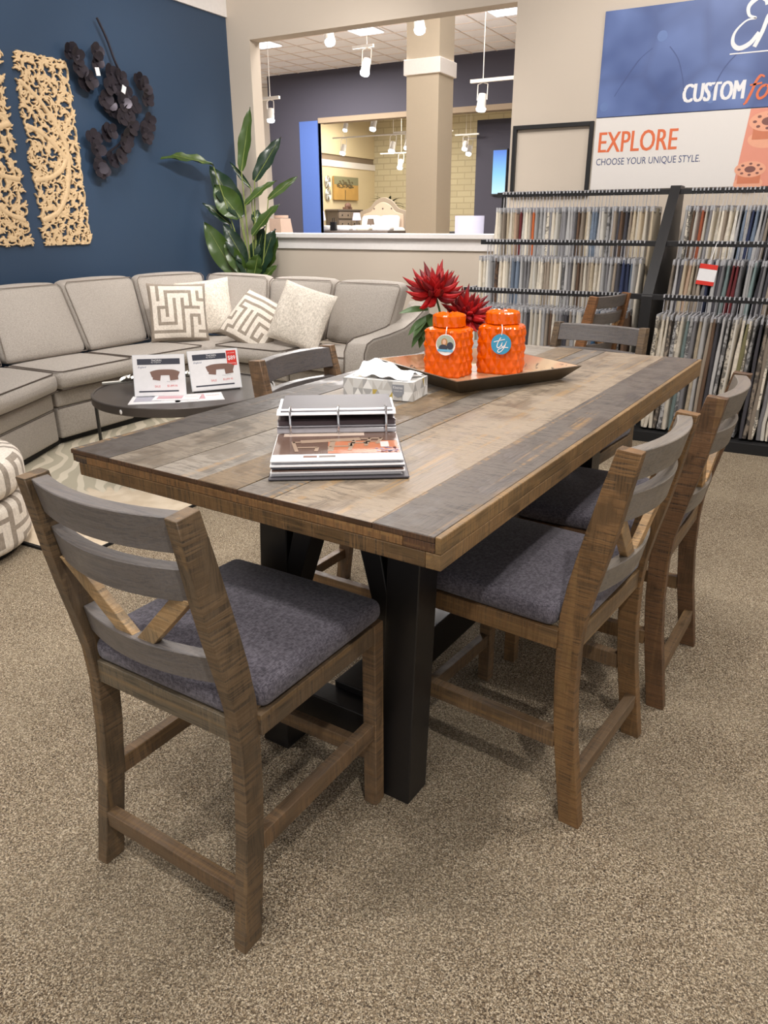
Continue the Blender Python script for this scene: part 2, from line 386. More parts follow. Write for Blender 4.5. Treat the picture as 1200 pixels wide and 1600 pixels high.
# left (blue) wall with the white band above it
wl = struct('wall_left', MB().box(-5.34, -5.19, -5, 6.4, 0, 3.16), M['blue']); tag(wl, 'deep blue painted wall behind the grey sofa')
tr = struct('trim_1', MB().box(-5.34, -5.17, -5, 6.398, 3.16, 5.0), M['white']); tag(tr, 'white band above the blue wall')
# back wall with a wide opening
YB = 6.4; T = 0.15; OL, OR_, OZ0, OZ1 = -4.93, -2.345, 1.15, 2.96
wb = MB()
wb.box(-5.34, OL, YB, YB + T, 0, 5.0).box(OL, OR_, YB, YB + T, 0, OZ0).box(OL, OR_, YB, YB + T, OZ1, 5.0).box(OR_, 6, YB, YB + T, 0, 5.0)
wbo = struct('wall_back', wb, M['beige']); tag(wbo, 'beige wall with a wide opening into the next showroom')
sill = empty('trim_2', (0, 0, 0)); tag(sill, 'white ledge capping the half wall under the opening', kind='structure')
MB().box(OL - 0.0, OR_, YB - 0.02, YB + T + 0.03, 1.15, 1.25).build('fascia', M['white'], sill, bevel=0.004)
MB().box(OL - 0.0, OR_ , YB - 0.06, YB + T + 0.08, 1.25, 1.29).build('ledge_board', M['white'], sill, bevel=0.004)
# the ceiling: slab, grid bars, tiles
CZ = 5.0
ce = struct('ceiling', MB().box(-20, 9, -5, 32, CZ + 0.03, CZ + 0.08), M['tile']); tag(ce, 'suspended ceiling of square white tiles')
g = MB(); tw = 0.61
gx = [-20 + tw * i for i in range(48)]; gy = [6.6 + tw * j for j in range(26)]
for x in gx: g.box(x - 0.012, x + 0.012, 6.6, 22, CZ - 0.005, CZ + 0.004)
for y in gy: g.box(-20, 9, y - 0.012, y + 0.012, CZ - 0.005, CZ + 0.004)
g.build('ceiling_grid', M['tbar'], ce)
tile = None; lit = {(17, 14), (15, 14), (24, 13), (13, 14)}
for j in range(3, 20):
    y = 6.6 + tw * (j + 0.5)
    for i in range(48):
        x = -20 + tw * (i + 0.5)
        if not (-0.83 < x / y < -0.33) or y < 9 or y > 18.5: continue
        if tile is None:
            tile = MB().box(-tw / 2 + 0.014, tw / 2 - 0.014, -tw / 2 + 0.014, tw / 2 - 0.014, 0.002, 0.02).build('ceiling_tile', M['tile'], ce)
            o = tile
        else:
            o = tile.copy(); COL.objects.link(o)
        o.location = (x, y, CZ + (0.001 if (i + j) % 3 else 0.004))
dif = None
for (x, y, lb) in ((-8.8, 15.25, 'left of the beige column'), (-11.35, 15.25, 'at the far left of the opening'), (-5.8, 15.2, 'at the right edge of the opening'), (-10.3, 21.2, 'nearest over the bedroom display'), (-13.6, 22.4, 'left over the bedroom display'), (-11.0, 24.2, 'farthest over the bedroom display'), (-8.3, 21.6, 'right of the column beyond the charcoal wall')):
    t_ = empty('ceiling_light', (x, y, CZ), 0, 'recessed square ceiling light ' + lb, 'ceiling light', 'recessed square ceiling lights of the far showroom')
    MB().box(-0.3, 0.3, -0.3, 0.3, -0.012, -0.007).build('frame', M['white'], t_)
    MB().box(-0.27, 0.27, -0.27, 0.27, -0.03, -0.012).build('diffuser', M['diff'], t_)
# ------------------------------------------------------------------ dining table (local frame: near right corner of the top = origin)
TH = R(4.35); NR = Vector((-0.460, 1.028, 0)); EX = Vector((math.cos(TH), -math.sin(TH), 0)); EY = Vector((math.sin(TH), math.cos(TH), 0))
def TW(x, y, z=0.0): return NR + EX * x + EY * y + Vector((0, 0, z))
tab = empty('dining_table', TW(-0.4885, 1.0), -TH, 'large plank top dining table with black trestle base in the middle of the room', 'table')
def tl(x, y): return x + 0.4885, y - 1.0
def setcol(o, c, a=1.0): o.color = (*lin(c), a); return o
xs = [-0.977, -0.842, -0.70, -0.565, -0.455, -0.365, -0.137, -0.012]
cols = [(56, 50, 46), (102, 93, 82), (116, 109, 101), (100, 84, 64), (98, 91, 84), (126, 113, 98), (80, 73, 68)]
random.seed(5)
for i in range(7):
    a, b = xs[i] + 0.0008, xs[i + 1] - 0.0008
    x0, y0 = tl(a, 0); x1, y1 = tl(b, 2.0)
    dz = (i % 3) * 0.0007
    o = MB().box(x0 - (x0 + x1) / 2, x1 - (x0 + x1) / 2, -1.0, 1.0, -0.006, 0.0055 - dz).build('plank', M['wtop'], tab, bevel=0.0015)
    o.location = ((x0 + x1) / 2, 0, 0.908); setcol(o, cols[i])
    o = MB().box(x0, x1, -1.0012, -0.999, 0.903, 0.912).build('end_grain', M['wend'], tab); setcol(o, (70, 50, 34))
for nm, bx, c, m in (('edge_board', (-0.012, 0.0, 0, 2.0, 0.883, 0.914), (118, 95, 64), 'w1'), ('edge_board', (-0.977, -0.965, 0.002, 2.0, 0.883, 0.902), (96, 72, 46), 'w1'),
                  ('end_strip', (-0.925, -0.075, 0.0, 0.03, 0.883, 0.902), (106, 80, 52), 'wend'), ('corner_block', (-0.965, -0.925, 0.0, 0.03, 0.883, 0.902), (64, 52, 42), 'wend'),
                  ('corner_block', (-0.075, -0.012, 0.0, 0.03, 0.883, 0.902), (76, 54, 38), 'wend'), ('end_strip', (-0.965, -0.012, 1.97, 2.0, 0.883, 0.902), (130, 98, 60), 'wend'),
                  ('apron', (-0.955, -0.03, 0.0, 0.03, 0.853, 0.883), (92, 72, 48), 'wend'), ('apron', (-0.955, -0.03, 1.97, 2.0, 0.853, 0.883), (92, 72, 48), 'wend'),
                  ('apron', (-0.03, 0.0, 0.0, 2.0, 0.853, 0.883), (114, 91, 62), 'w1'), ('apron', (-0.985 + 0.03, -0.925, 0.03, 1.97, 0.853, 0.883), (112, 86, 54), 'w1')):
    a, c0 = tl(bx[0], bx[2]); b, c1 = tl(bx[1], bx[3])
    o = MB().box(a, b, c0, c1, bx[4], bx[5]).build(nm, M[m], tab, bevel=0.002); setcol(o, c)
a, c0 = tl(-0.925, 0.03); b, c1 = tl(-0.03, 1.97); MB().box(a, b, c0, c1, 0.872, 0.883).build('underside_board', M['black'], tab)
a, c0 = tl(-0.012, 1.1); 
cxm = -0.487
for sgn, yo in ((1, 0.305), (-1, 1.695)):
    def P(x, y, z): a_, b_ = tl(x, y); return (a_, b_, z)
    for sx in (-1, 1):
        xo = cxm + sx * 0.245; xi = cxm + sx * 0.155; y0 = yo; lean = 0.055 * sgn; d = 0.09 * sgn
        lo, hi = min(xo, xi), max(xo, xi)
        pts = [P(lo, y0, 0), P(hi, y0, 0), P(hi, y0 + d, 0), P(lo, y0 + d, 0), P(lo, y0 + lean, 0.853), P(hi, y0 + lean, 0.853), P(hi, y0 + lean + d, 0.853), P(lo, y0 + lean + d, 0.853)]
        MB().hexa(pts).build('leg', M['black'], tab, bevel=0.003)
        def yy(z): return y0 + lean * z / 0.853 + 0.004 * sgn
        def xx(z, w): return cxm + sx * (0.015 + (0.85 - z) * 0.31 + w)
        z0, z1 = 0.38, 0.853
        q = []
        for z in (z0, z1):
            for (w_, dd) in ((0, 0), (0.075, 0), (0.075, 0.07 * sgn), (0, 0.07 * sgn)):
                x_ = xx(z, w_); x_ = cxm + sx * min(abs(x_ - cxm), 0.2)
                q.append(P(x_, yy(z) + dd, z))
        MB().hexa(q).build('diagonal_brace', M['black'], tab, bevel=0.003)
    MB().hexa([P(cxm - 0.155, yo + 0.02 * sgn, 0.125), P(cxm + 0.155, yo + 0.02 * sgn, 0.125), P(cxm + 0.155, yo + 0.09 * sgn, 0.125), P(cxm - 0.155, yo + 0.09 * sgn, 0.125),
               P(cxm - 0.155, yo + 0.02 * sgn, 0.205), P(cxm + 0.155, yo + 0.02 * sgn, 0.205), P(cxm + 0.155, yo + 0.09 * sgn, 0.205), P(cxm - 0.155, yo + 0.09 * sgn, 0.205)]).build('cross_beam', M['black'], tab, bevel=0.003)
    MB().hexa([P(cxm - 0.40, yo + 0.055 * sgn, 0.80), P(cxm + 0.40, yo + 0.055 * sgn, 0.80), P(cxm + 0.40, yo + 0.145 * sgn, 0.80), P(cxm - 0.40, yo + 0.145 * sgn, 0.80),
               P(cxm - 0.40, yo + 0.055 * sgn, 0.872), P(cxm + 0.40, yo + 0.055 * sgn, 0.872), P(cxm + 0.40, yo + 0.145 * sgn, 0.872), P(cxm - 0.40, yo + 0.145 * sgn, 0.872)]).build('top_beam', M['black'], tab, bevel=0.003) if False else None
a, c0 = tl(cxm - 0.045, 0.39); b, c1 = tl(cxm + 0.045, 1.61); MB().box(a, b, c0, c1, 0.10, 0.225).build('long_beam', M['black'], tab, bevel=0.003)

# ------------------------------------------------------------------ chairs
def prof_at(z):   # (back, front) of the sabre shaped rear post
    P = [(0, 0, .052), (.12, .018, .070), (.24, .036, .088), (.36, .047, .099), (.48, .050, .104), (.56, .044, .103), (.64, .028, .092), (.72, .010, .076), (.80, -.006, .058), (.88, -.019, .040), (.965, -.034, .018)]
    for i in range(len(P) - 1):
        if z <= P[i + 1][0] + 1e-9:
            t = (z - P[i][0]) / (P[i + 1][0] - P[i][0]); return tuple(P[i][k] * (1 - t) + P[i + 1][k] * t for k in (1, 2))
    return P[-1][1:]
YO = -0.265
def taper(mb):      # the back narrows a little towards the top
    mb.v = [(x * (1 - 0.09 * z / 0.965), y, z) for x, y, z in mb.v]; return mb
def make_chair(tone):
    t = empty('dining_chair', (0, 0, 0), 0)
    post_c, rail_c, apr_c, str_c, diag_c = tone
    for s in (-1, 1):
        zs = [0, .06, .12, .18, .24, .30, .36, .42, .48, .52, .56, .60, .64, .68, .72, .76, .80, .84, .88, .92, .965]
        mb = MB(); x0, x1 = sorted((s * 0.2315, s * 0.1995)); vs = []
        for z in zs:
            b, f = prof_at(z); vs += [(x0, b + YO, z), (x1, b + YO, z), (x1, f + YO, z + (0.004 if z > .96 else 0)), (x0, f + YO, z + (0.004 if z > .96 else 0))]
        fs = [(3, 2, 1, 0), tuple(len(vs) - 4 + k for k in range(4))]
        for i in range(len(zs) - 1):
            for k in range(4): fs.append((i * 4 + k, i * 4 + (k + 1) % 4, i * 4 + 4 + (k + 1) % 4, i * 4 + 4 + k))
        mb.add(vs, fs); taper(mb); setcol(mb.build('rear_leg', M['w2'], t, smooth=True, bevel=0.0016, seg=1), post_c)
        setcol(MB().box(*sorted((s * 0.2315, s * 0.1945)), 0.493 + YO, 0.53 + YO, 0, 0.526).build('front_leg', M['w2'], t, bevel=0.0016, seg=1), str_c)
        setcol(MB().box(*sorted((s * 0.2300, s * 0.2080)), 0.100 + YO, 0.493 + YO, 0.478, 0.526).build('side_apron', M['w1'], t, bevel=0.0015, seg=1), post_c)
        setcol(MB().box(*sorted((s * 0.2270, s * 0.2000)), 0.086 + YO, 0.493 + YO, 0.205, 0.250).build('side_stretcher', M['w1'], t, bevel=0.0015, seg=1), str_c)
    setcol(MB().box(-0.1995, 0.1995, 0.056 + YO, 0.078 + YO, 0.476, 0.530).build('rear_apron', M['w0'], t, bevel=0.0015, seg=1), apr_c)
    setcol(MB().box(-0.1945, 0.1945, 0.503 + YO, 0.525 + YO, 0.478, 0.526).build('front_apron', M['w0'], t, bevel=0.0015, seg=1), apr_c)
    setcol(MB().box(-0.1995, 0.1995, 0.022 + YO, 0.050 + YO, 0.100, 0.140).build('rear_stretcher', M['w0'], t, bevel=0.0015, seg=1), str_c)
    setcol(MB().box(-0.1945, 0.1945, 0.498 + YO, 0.524 + YO, 0.130, 0.172).build('front_stretcher', M['w0'], t, bevel=0.0015, seg=1), str_c)
    def rail(name, z0, z1, th, bow):
        n = 14; vs = []; fs = []
        for i in range(n + 1):
            x = -0.1995 + 0.399 * i / n; u = x / 0.1995; bw = -bow * (1 - u * u)
            for z in (z0, z1):
                b, f = prof_at(z); c = (b + f) / 2 + YO + 0.004
                vs += [(x, c - th / 2 + bw, z), (x, c + th / 2 + bw, z)]
        for i in range(n):
            a = i * 4; b = a + 4
            fs += [(a, a + 2, b + 2, b), (a + 1, b + 1, b + 3, a + 3), (a + 2, a + 3, b + 3, b + 2), (a, b, b + 1, a + 1)]
        fs += [(0, 1, 3, 2), (n * 4, n * 4 + 2, n * 4 + 3, n * 4 + 1)]
        return setcol(taper(MB().add(vs, fs)).build(name, M['grey0'], t, smooth=True, bevel=0.0018, seg=1), rail_c)
    rail('top_rail', 0.892, 0.962, 0.036, 0.034); rail('back_rail', 0.792, 0.860, 0.032, 0.040); rail('back_rail', 0.606, 0.668, 0.030, 0.034)
    for s in (-1, 1):
        b0, f0 = prof_at(0.66); b1, f1 = prof_at(0.80)
        yb = (b0 + f0) / 2 + YO - 0.028; yt = (b1 + f1) / 2 + YO - 0.012
        dx = 0.025
        q = []
        for (xc, y, z) in ((s * 0.018, yb, 0.655), (s * 0.168, yt, 0.796)):
            q += [(xc - dx, y - 0.009, z), (xc + dx, y - 0.009, z), (xc + dx, y + 0.011, z), (xc - dx, y + 0.011, z)]
        setcol(taper(MB().hexa(q)).build('diagonal_brace', M['w2'], t, bevel=0.0012, seg=1), diag_c)
    mb = rbox(0.462, 0.426, 0.056, 0.024, (0.0, 0.0, 0.016), 6); mb.v = [(x, y + 0.321 + YO, z + 0.554) for x, y, z in mb.v]
    m2 = rbox(0.394, 0.10, 0.054, 0.022, (0, 0, 0.003), 4); m2.v = [(x, y + 0.106 + YO, z + 0.556) for x, y, z in m2.v]
    mb.add(m2.v, m2.f)
    mb.build('seat_cushion', M['seat'], t, smooth=True, angle=80)
    return t
tones = [((90, 76, 60), (102, 98, 97), (100, 91, 77), (104, 85, 65), (144, 122, 92)),
         ((100, 77, 51), (120, 114, 107), (106, 88, 66), (98, 80, 60), (156, 130, 96)),
         ((84, 62, 42), (114, 108, 101), (104, 84, 62), (108, 86, 60), (160, 130, 92)),
         ((104, 84, 66), (92, 88, 88), (104, 88, 70), (110, 86, 60), (120, 98, 72)),
         ((116, 82, 54), (104, 98, 94), (104, 88, 70), (116, 88, 60), (150, 116, 80))]
def place_chair(tone, c, phi, label, src=None):
    t = make_chair(tones[tone]) if src is None else src
    fwd = Vector((-math.sin(R(phi)), math.cos(R(phi)), 0))
    t.location = Vector((c[0], c[1], 0)) + fwd * 0.265; t.rotation_euler = (0, 0, R(phi))
    tag(t, label, 'chair', 'wooden dining chairs'); return t
place_chair(0, (-1.010, 0.8310), -3.6, 'nearest dining chair with its grey slatted back to the camera at the near table end')
place_chair(1, (-0.241, 1.705), 82.1, 'nearer of the two brown sawn wood chairs along the right side of the table')
place_chair(2, (-0.157, 2.307), 85.9, 'farther of the two brown sawn wood chairs along the right side of the table')
place_chair(3, (-1.56, 2.183), -93.9, 'grey backed dining chair on the left side of the table beside the coffee table')
place_chair(0, (-0.79, 3.42), 172.1, 'dining chair facing the camera at the far end of the table')
place_chair(4, (-1.09, 4.90), 73.4, 'orange brown chair standing alone against the fabric swatch rack')

# ------------------------------------------------------------------ text helpers
def text_mesh(s, w_, h_, shear=0.0, bold=0.0):
    cu = bpy.data.curves.new('t', 'FONT'); cu.body = s; cu.shear = shear; cu.offset = bold; cu.resolution_u = 3
    o = bpy.data.objects.new('t', cu); COL.objects.link(o)
    dg = bpy.context.evaluated_depsgraph_get(); dg.update(); me = bpy.data.meshes.new_from_object(o.evaluated_get(dg))
    bpy.data.objects.remove(o); bpy.data.curves.remove(cu)
    xs_ = [v.co.x for v in me.vertices]; ys_ = [v.co.y for v in me.vertices]
    x0, x1, y0, y1 = min(xs_), max(xs_), min(ys_), max(ys_)
    for v in me.vertices: v.co.x = (v.co.x - x0) / (x1 - x0) * w_; v.co.y = (v.co.y - y0) / (y1 - y0) * h_; v.co.z = 0
    return me
def put_text(name, s, x, y, w_, h_, F, mat, parent, shear=0.0, bold=0.0, lift=0.0008):
    """F: matrix of the printed plane (x right, y up, z out)"""
    me = text_mesh(s, w_, h_, shear, bold); me.transform(F @ Matrix.Translation((x, y, lift)))
    me.name = name; me.materials.clear(); me.materials.append(mat); o = bpy.data.objects.new(name, me); COL.objects.link(o); o.parent = parent; return o
def rect(mb, F, x0, x1, y0, y1, z0=0.0, z1=0.0006, mi=0):
    p = [F @ Vector(v) for v in ((x0, y0, z0), (x1, y0, z0), (x1, y1, z0), (x0, y1, z0), (x0, y0, z1), (x1, y0, z1), (x1, y1, z1), (x0, y1, z1))]
    return mb.hexa(p, mi)
def stroke(mb, F, pts, wd, lift=0.001, mi=0, th=0.001):
    n = len(pts); wd = wd if isinstance(wd, (list, tuple)) else [wd] * n; vs = []
    for i, p in enumerate(pts):
        a = Vector(pts[max(i - 1, 0)]); b = Vector(pts[min(i + 1, n - 1)]); t = (b - a).normalized(); nn = Vector((-t.y, t.x)) * wd[i] / 2; p = Vector(p)
        for q, zz in ((p - nn, lift), (p + nn, lift), (p + nn, lift + th), (p - nn, lift + th)): vs.append(F @ Vector((q.x, q.y, zz)))
    fs = [(0, 1, 2, 3), (n * 4 - 1, n * 4 - 2, n * 4 - 3, n * 4 - 4)]
    for i in range(n - 1):
        for k in range(4): fs.append((i * 4 + k, i * 4 + (k + 1) % 4, i * 4 + 4 + (k + 1) % 4, i * 4 + 4 + k))
    return mb.add(vs, fs, mi)
def catmull(P, n=6):
    out = []
    for i in range(len(P) - 1):
        p0, p1, p2, p3 = [Vector(P[max(0, min(len(P) - 1, i + k))]) for k in (-1, 0, 1, 2)]
        for j in range(n):
            t = j / n; out.append(0.5 * ((2 * p1) + (p2 - p0) * t + (2 * p0 - 5 * p1 + 4 * p2 - p3) * t * t + (3 * p1 - p0 - 3 * p2 + p3) * t ** 3))
    out.append(Vector(P[-1])); return out
def frame(o, x, y):
    x = Vector(x).normalized(); y = Vector(y).normalized(); z = x.cross(y).normalized(); y = z.cross(x)
    return Matrix(((x.x, y.x, z.x, o[0]), (x.y, y.y, z.y, o[1]), (x.z, y.z, z.z, o[2]), (0, 0, 0, 1)))
TZ = 0.9142
# ------------------------------------------------------------------ binder (lying open, spine raised at the back)
def loc_frame(x, y, ang):   # frame on the table top; ang = rotation of local x from the table x axis
    d = EX * math.cos(ang) + EY * math.sin(ang); n = Vector((-d.y, d.x, 0)); o = TW(x, y, TZ); return frame(o, d, n)
bi = empty('ring_binder', (0, 0, 0), 0, 'open charcoal ring binder of colour brochure pages on the near part of the table', 'binder')
F = loc_frame(-0.434, 0.067, math.atan2(0.166, 0.225)); bi.matrix_world = F; I = Matrix.Identity(4)
W_, D_ = 0.285, 0.30
MB().box(0, W_, 0, D_, 0.0, 0.004).build('cover', M['binder'], bi, bevel=0.0015)
random.seed(3)
for i in range(9):
    z = 0.0045 + i * 0.0035; dx = random.uniform(0.002, 0.008); dy = random.uniform(0.008, 0.02)
    o = MB().box(dx, W_ - 0.012 + random.uniform(-0.004, 0.004), dy, 0.225, z, z + random.uniform(0.0018, 0.0030)).build('page_stack', [M['paper'], M['inkgrey'], M['paper'], M['inkbrown'], M['paper'], M['darkink']][i % 6], bi)
zt = 0.036
MB().box(0.006, W_ - 0.012, 0.012, 0.222, zt, zt + 0.0008).build('top_page', M['paper'], bi)
pic = plain('brochure_scene', (96, 74, 64), 0.25); Fp = Matrix.Translation((0, 0, zt + 0.0008))
mb = MB(); rect(mb, Fp, 0.006, W_ - 0.012, 0.058, 0.220, 0, 0.0003); p_ = mb.build('printed_picture', pic, bi)
mb = MB(); rect(mb, Fp, 0.12, W_ - 0.016, 0.06, 0.15, 0.0003, 0.0005); mb.build('printed_floor', plain('brochure_floor', (176, 108, 76), 0.3), p_)
mb = MB(); rect(mb, Fp, 0.02, 0.20, 0.195, 0.218, 0.0003, 0.0005); mb.build('printed_window', plain('brochure_window', (196, 176, 160), 0.3), p_)
mb = MB(); stroke(mb, Fp, [(0.06, 0.15), (0.19, 0.165)], 0.022, 0.0006, th=0.0002); stroke(mb, Fp, [(0.13, 0.15), (0.125, 0.075)], 0.012, 0.0006, th=0.0002)
for (x, y, s_) in ((0.055, 0.075, 1), (0.165, 0.08, -1), (0.2, 0.11, -0.8), (0.225, 0.125, -0.6)):
    k = abs(s_); e = 1 if s_ > 0 else -1
    for a, b in (((0, 0), (-0.012 * e, 0.075 * k)), ((0.0, 0.03 * k), (0.042 * e * k, 0.03 * k)), ((0.042 * e * k, 0.03 * k), (0.04 * e * k, 0)), ((-0.012 * e, 0.07 * k), (0.01 * e, 0.072 * k))):
        stroke(mb, Fp, [(x + a[0], y + a[1]), (x + b[0], y + b[1])], 0.008, 0.0009, th=0.0002)
mb.build('printed_furniture', plain('brochure_furniture', (150, 128, 110), 0.3), p_)
mb = MB()
for i in range(26): x = 0.215 + random.random() * 0.05; y = 0.062 + random.random() * 0.03; rect(mb, Fp, x, x + 0.006, y, y + 0.005, 0.0011, 0.0013)
mb.build('printed_lavender', plain('brochure_lavender', (118, 102, 138), 0.3), p_)
mb = MB(); rect(mb, Fp, 0.232, 0.25, 0.10, 0.14, 0.0011, 0.0013); mb.build('printed_pillar', plain('brochure_pillar', (204, 196, 192), 0.3), p_)
put_text('printed_title', 'ANTIQUE', 0.024, 0.036, 0.044, 0.008, Fp, M['inkgrey'], bi)
mb = MB(); rect(mb, Fp, 0.07, 0.098, 0.034, 0.047); mb.build('printed_swatch', M['inkbrown'], bi)
mb = MB(); rect(mb, Fp, 0.102, 0.136, 0.034, 0.047); mb.build('printed_swatch', plain('grey_wood_print', (120, 112, 106), 0.4), bi)
put_text('printed_line', 'DINING  COLLECTION', 0.024, 0.026, 0.05, 0.004, Fp, M['inkgrey'], bi)
# turned-back pages standing up and the raised flap
def flap(z0, z1, y0, y1, yb, zb, m, nm, t=0.002):
    P = catmull([(y0, z0), ((y0 + y1) / 2, (z0 + z1) / 2 + 0.006), (y1, z1), (yb, zb)], 5); vs = []
    for (y, z) in P: vs += [(0.004, y, z), (W_ - 0.012, y, z), (W_ - 0.012, y, z + t), (0.004, y, z + t)]
    fs = [(0, 1, 2, 3), tuple(len(vs) - 1 - k for k in range(4))]
    for i in range(len(P) - 1):
        for k in range(4): fs.append((i * 4 + k, i * 4 + (k + 1) % 4, i * 4 + 4 + (k + 1) % 4, i * 4 + 4 + k))
    return MB().add(vs, fs).build(nm, m, bi, smooth=True)
flap(0.0385, 0.050, 0.218, 0.232, 0.37, 0.052, plain('glossy_page_back', (150, 146, 150), 0.15), 'turned_page')
flap(0.053, 0.060, 0.232, 0.262, 0.36, 0.072, plain('dark_page', (70, 60, 62), 0.2), 'turned_page', 0.0012)
flap(0.0775, 0.0785, 0.226, 0.28, 0.37, 0.082, M['paper'], 'turned_page')
MB().box(0.006, W_ - 0.014, 0.30, 0.37, 0.004, 0.075).build('page_block', M['binder'], bi)
MB().hexa([(0.012, 0.236, 0.0815), (W_ - 0.018, 0.236, 0.0815), (W_ - 0.018, 0.382, 0.086), (0.012, 0.382, 0.086), (0.012, 0.236, 0.0845), (W_ - 0.018, 0.236, 0.0845), (W_ - 0.018, 0.382, 0.090), (0.012, 0.382, 0.090)]).build('raised_cover', M['binder'], bi, bevel=0.001)
for x in (0.035, W_ / 2, W_ - 0.035):
    MB().tube([(x, 0.206, 0.0365), (x, 0.206, 0.060), (x, 0.210, 0.082), (x, 0.224, 0.096), (x, 0.240, 0.094), (x, 0.248, 0.086)], 0.0028, 8).build('ring', M['chrome'], bi, smooth=True)

# ------------------------------------------------------------------ tissue box
F = loc_frame(-0.77, 0.786, math.atan2(0.038, 0.218)); tb = empty('tissue_box', (0, 0, 0), 0, 'tissue box printed with grey and gold triangles between the binder and the tray', 'tissue box'); tb.matrix_world = F
Lx, Ly, Lz = 0.222, 0.118, 0.054
body = MB().box(0, Lx, 0, Ly, 0, Lz).build('carton', plain('carton_white', (226, 224, 220), 0.5), tb, bevel=0.001)
tm = [plain('tri_pale', (214, 212, 208), 0.5), plain('tri_grey', (172, 170, 168), 0.5), plain('tri_gold', (190, 166, 84), 0.4), plain('tri_white', (238, 236, 232), 0.5), plain('tri_mid', (196, 192, 186), 0.5)]
random.seed(11); mb = MB()
def tris(Fm, w_, h_, nx, ny):
    for i in range(nx):
        for j in range(ny):
            x0, x1, y0, y1 = w_ * i / nx, w_ * (i + 1) / nx, h_ * j / ny, h_ * (j + 1) / ny; xm = (x0 + x1) / 2
            tl_ = [((x0, y0), (x1, y0), (xm, y1)), ((x0, y0), (xm, y1), (x0, y1)), ((x1, y0), (x1, y1), (xm, y1))] if (i + j) % 2 else [((x0, y1), (xm, y0), (x1, y1)), ((x0, y1), (x0, y0), (xm, y0)), ((x1, y1), (xm, y0), (x1, y0))]
            for t3 in tl_:
                mi = random.choice([0, 0, 1, 3, 3, 4, 4, 0, 1, 4, 0, 2]); b = len(mb.v)
                for p in t3: mb.v.append(tuple(Fm @ Vector((p[0], p[1], 0.0006))))
                mb.f.append((b, b + 1, b + 2)); mb.m.append(mi)
tris(frame((0, 0, 0), (1, 0, 0), (0, 0, 1)), Lx, Lz, 7, 2); tris(frame((Lx, 0, 0), (0, 1, 0), (0, 0, 1)), Ly, Lz, 4, 2); tris(frame((0, 0, Lz), (1, 0, 0), (0, 1, 0)), Lx, Ly, 7, 4)
me_ = bpy.data.meshes.new('printed_triangles'); me_.from_pydata(mb.v, [], mb.f)
for m_ in tm: me_.materials.append(m_)
me_.polygons.foreach_set('material_index', mb.m); o = bpy.data.objects.new('printed_triangles', me_); COL.objects.link(o); o.parent = tb
Fb = frame((0, -0.0012, 0), (1, 0, 0), (0, 0, 1)); mb = MB()
poly = [(0.158, 0.046), (0.194, 0.046), (0.194, 0.022), (0.187, 0.013), (0.176, 0.009), (0.165, 0.013), (0.158, 0.022)]
vs = [Fb @ Vector((x, y, 0)) for x, y in poly] + [Fb @ Vector((x, y, 0.0006)) for x, y in poly]; n = len(poly)
MB().add(vs, [tuple(range(n))[::-1], tuple(range(n, 2 * n))] + [(i, (i + 1) % n, n + (i + 1) % n, n + i) for i in range(n)]).build('shield_badge', plain('badge_grey', (142, 144, 150), 0.5), tb)
put_text('badge_text', 'Kleenex', 0.161, 0.034, 0.030, 0.008, Fb, M['paper'], tb, lift=0.001)
put_text('badge_text', 'trusted care', 0.163, 0.026, 0.026, 0.004, Fb, M['paper'], tb, lift=0.001)
# folded tissue sheet standing out of the slot
def tissue(p, u):
    return p
rows = []; mb = MB(); nx, ny = 18, 12
for j in range(ny + 1):
    for i in range(nx + 1):
        u = i / nx; v = j / ny; x = 0.035 + 0.16 * u + 0.02 * (v - 0.5); y = 0.012 + 0.095 * v
        ridge = math.exp(-((v - 0.55) / 0.28) ** 2); z = Lz + 0.004 + 0.040 * ridge * (0.65 + 0.35 * math.cos((u - 0.3) * 4)) + 0.004 * math.sin(u * 19 + v * 5) + 0.006 * math.sin(v * 13 + u * 3)
        if u > 0.9: x += 0.015
        mb.v.append((x, y, max(z, Lz + 0.002)))
for j in range(ny):
    for i in range(nx): a = j * (nx + 1) + i; mb.f.append((a, a + 1, a + nx + 2, a + nx + 1)); mb.m.append(0)
o = mb.build('tissue_sheet', plain('tissue_paper', (240, 240, 242), 0.8), tb, smooth=True, angle=80)
o.modifiers.new('solid', 'SOLIDIFY').thickness = 0.0008

# ------------------------------------------------------------------ tray
ang = math.atan2(-0.21, 0.426); F = loc_frame(-0.898, 1.15, ang); tray = empty('wooden_tray', (0, 0, 0), 0, 'shallow square wooden tray with flared sides and distressed cream inside', 'tray'); tray.matrix_world = F
S1, S2, hh, ins = 0.475, 0.50, 0.046, 0.045
def ring4(x0, x1, y0, y1, z): return [(x0, y0, z), (x1, y0, z), (x1, y1, z), (x0, y1, z)]
mbo = MB().box(ins, S1 - ins, ins, S2 - ins, 0, 0.008); mbo.build('base', M['trayin'], tray)
A_ = ring4(ins, S1 - ins, ins, S2 - ins, 0.0); B_ = ring4(0, S1, 0, S2, hh); th_ = 0.009
A2 = ring4(ins + th_, S1 - ins - th_, ins + th_, S2 - ins - th_, 0.004); B2 = ring4(th_, S1 - th_, th_, S2 - th_, hh)
for i in range(4):
    j = (i + 1) % 4
    vs = [A_[i], A_[j], A2[j], A2[i], B_[i], B_[j], B2[j], B2[i]]
    b = MB().add(vs, [(3, 2, 1, 0), (4, 5, 6, 7), (0, 1, 5, 4), (1, 2, 6, 5), (3, 0, 4, 7)], 0).add(vs, [(2, 3, 7, 6)], 1)
    b.build('side', [plain('tray_outside', (84, 70, 52), 0.4, noise=0.3, scale=18), M['trayin']], tray)

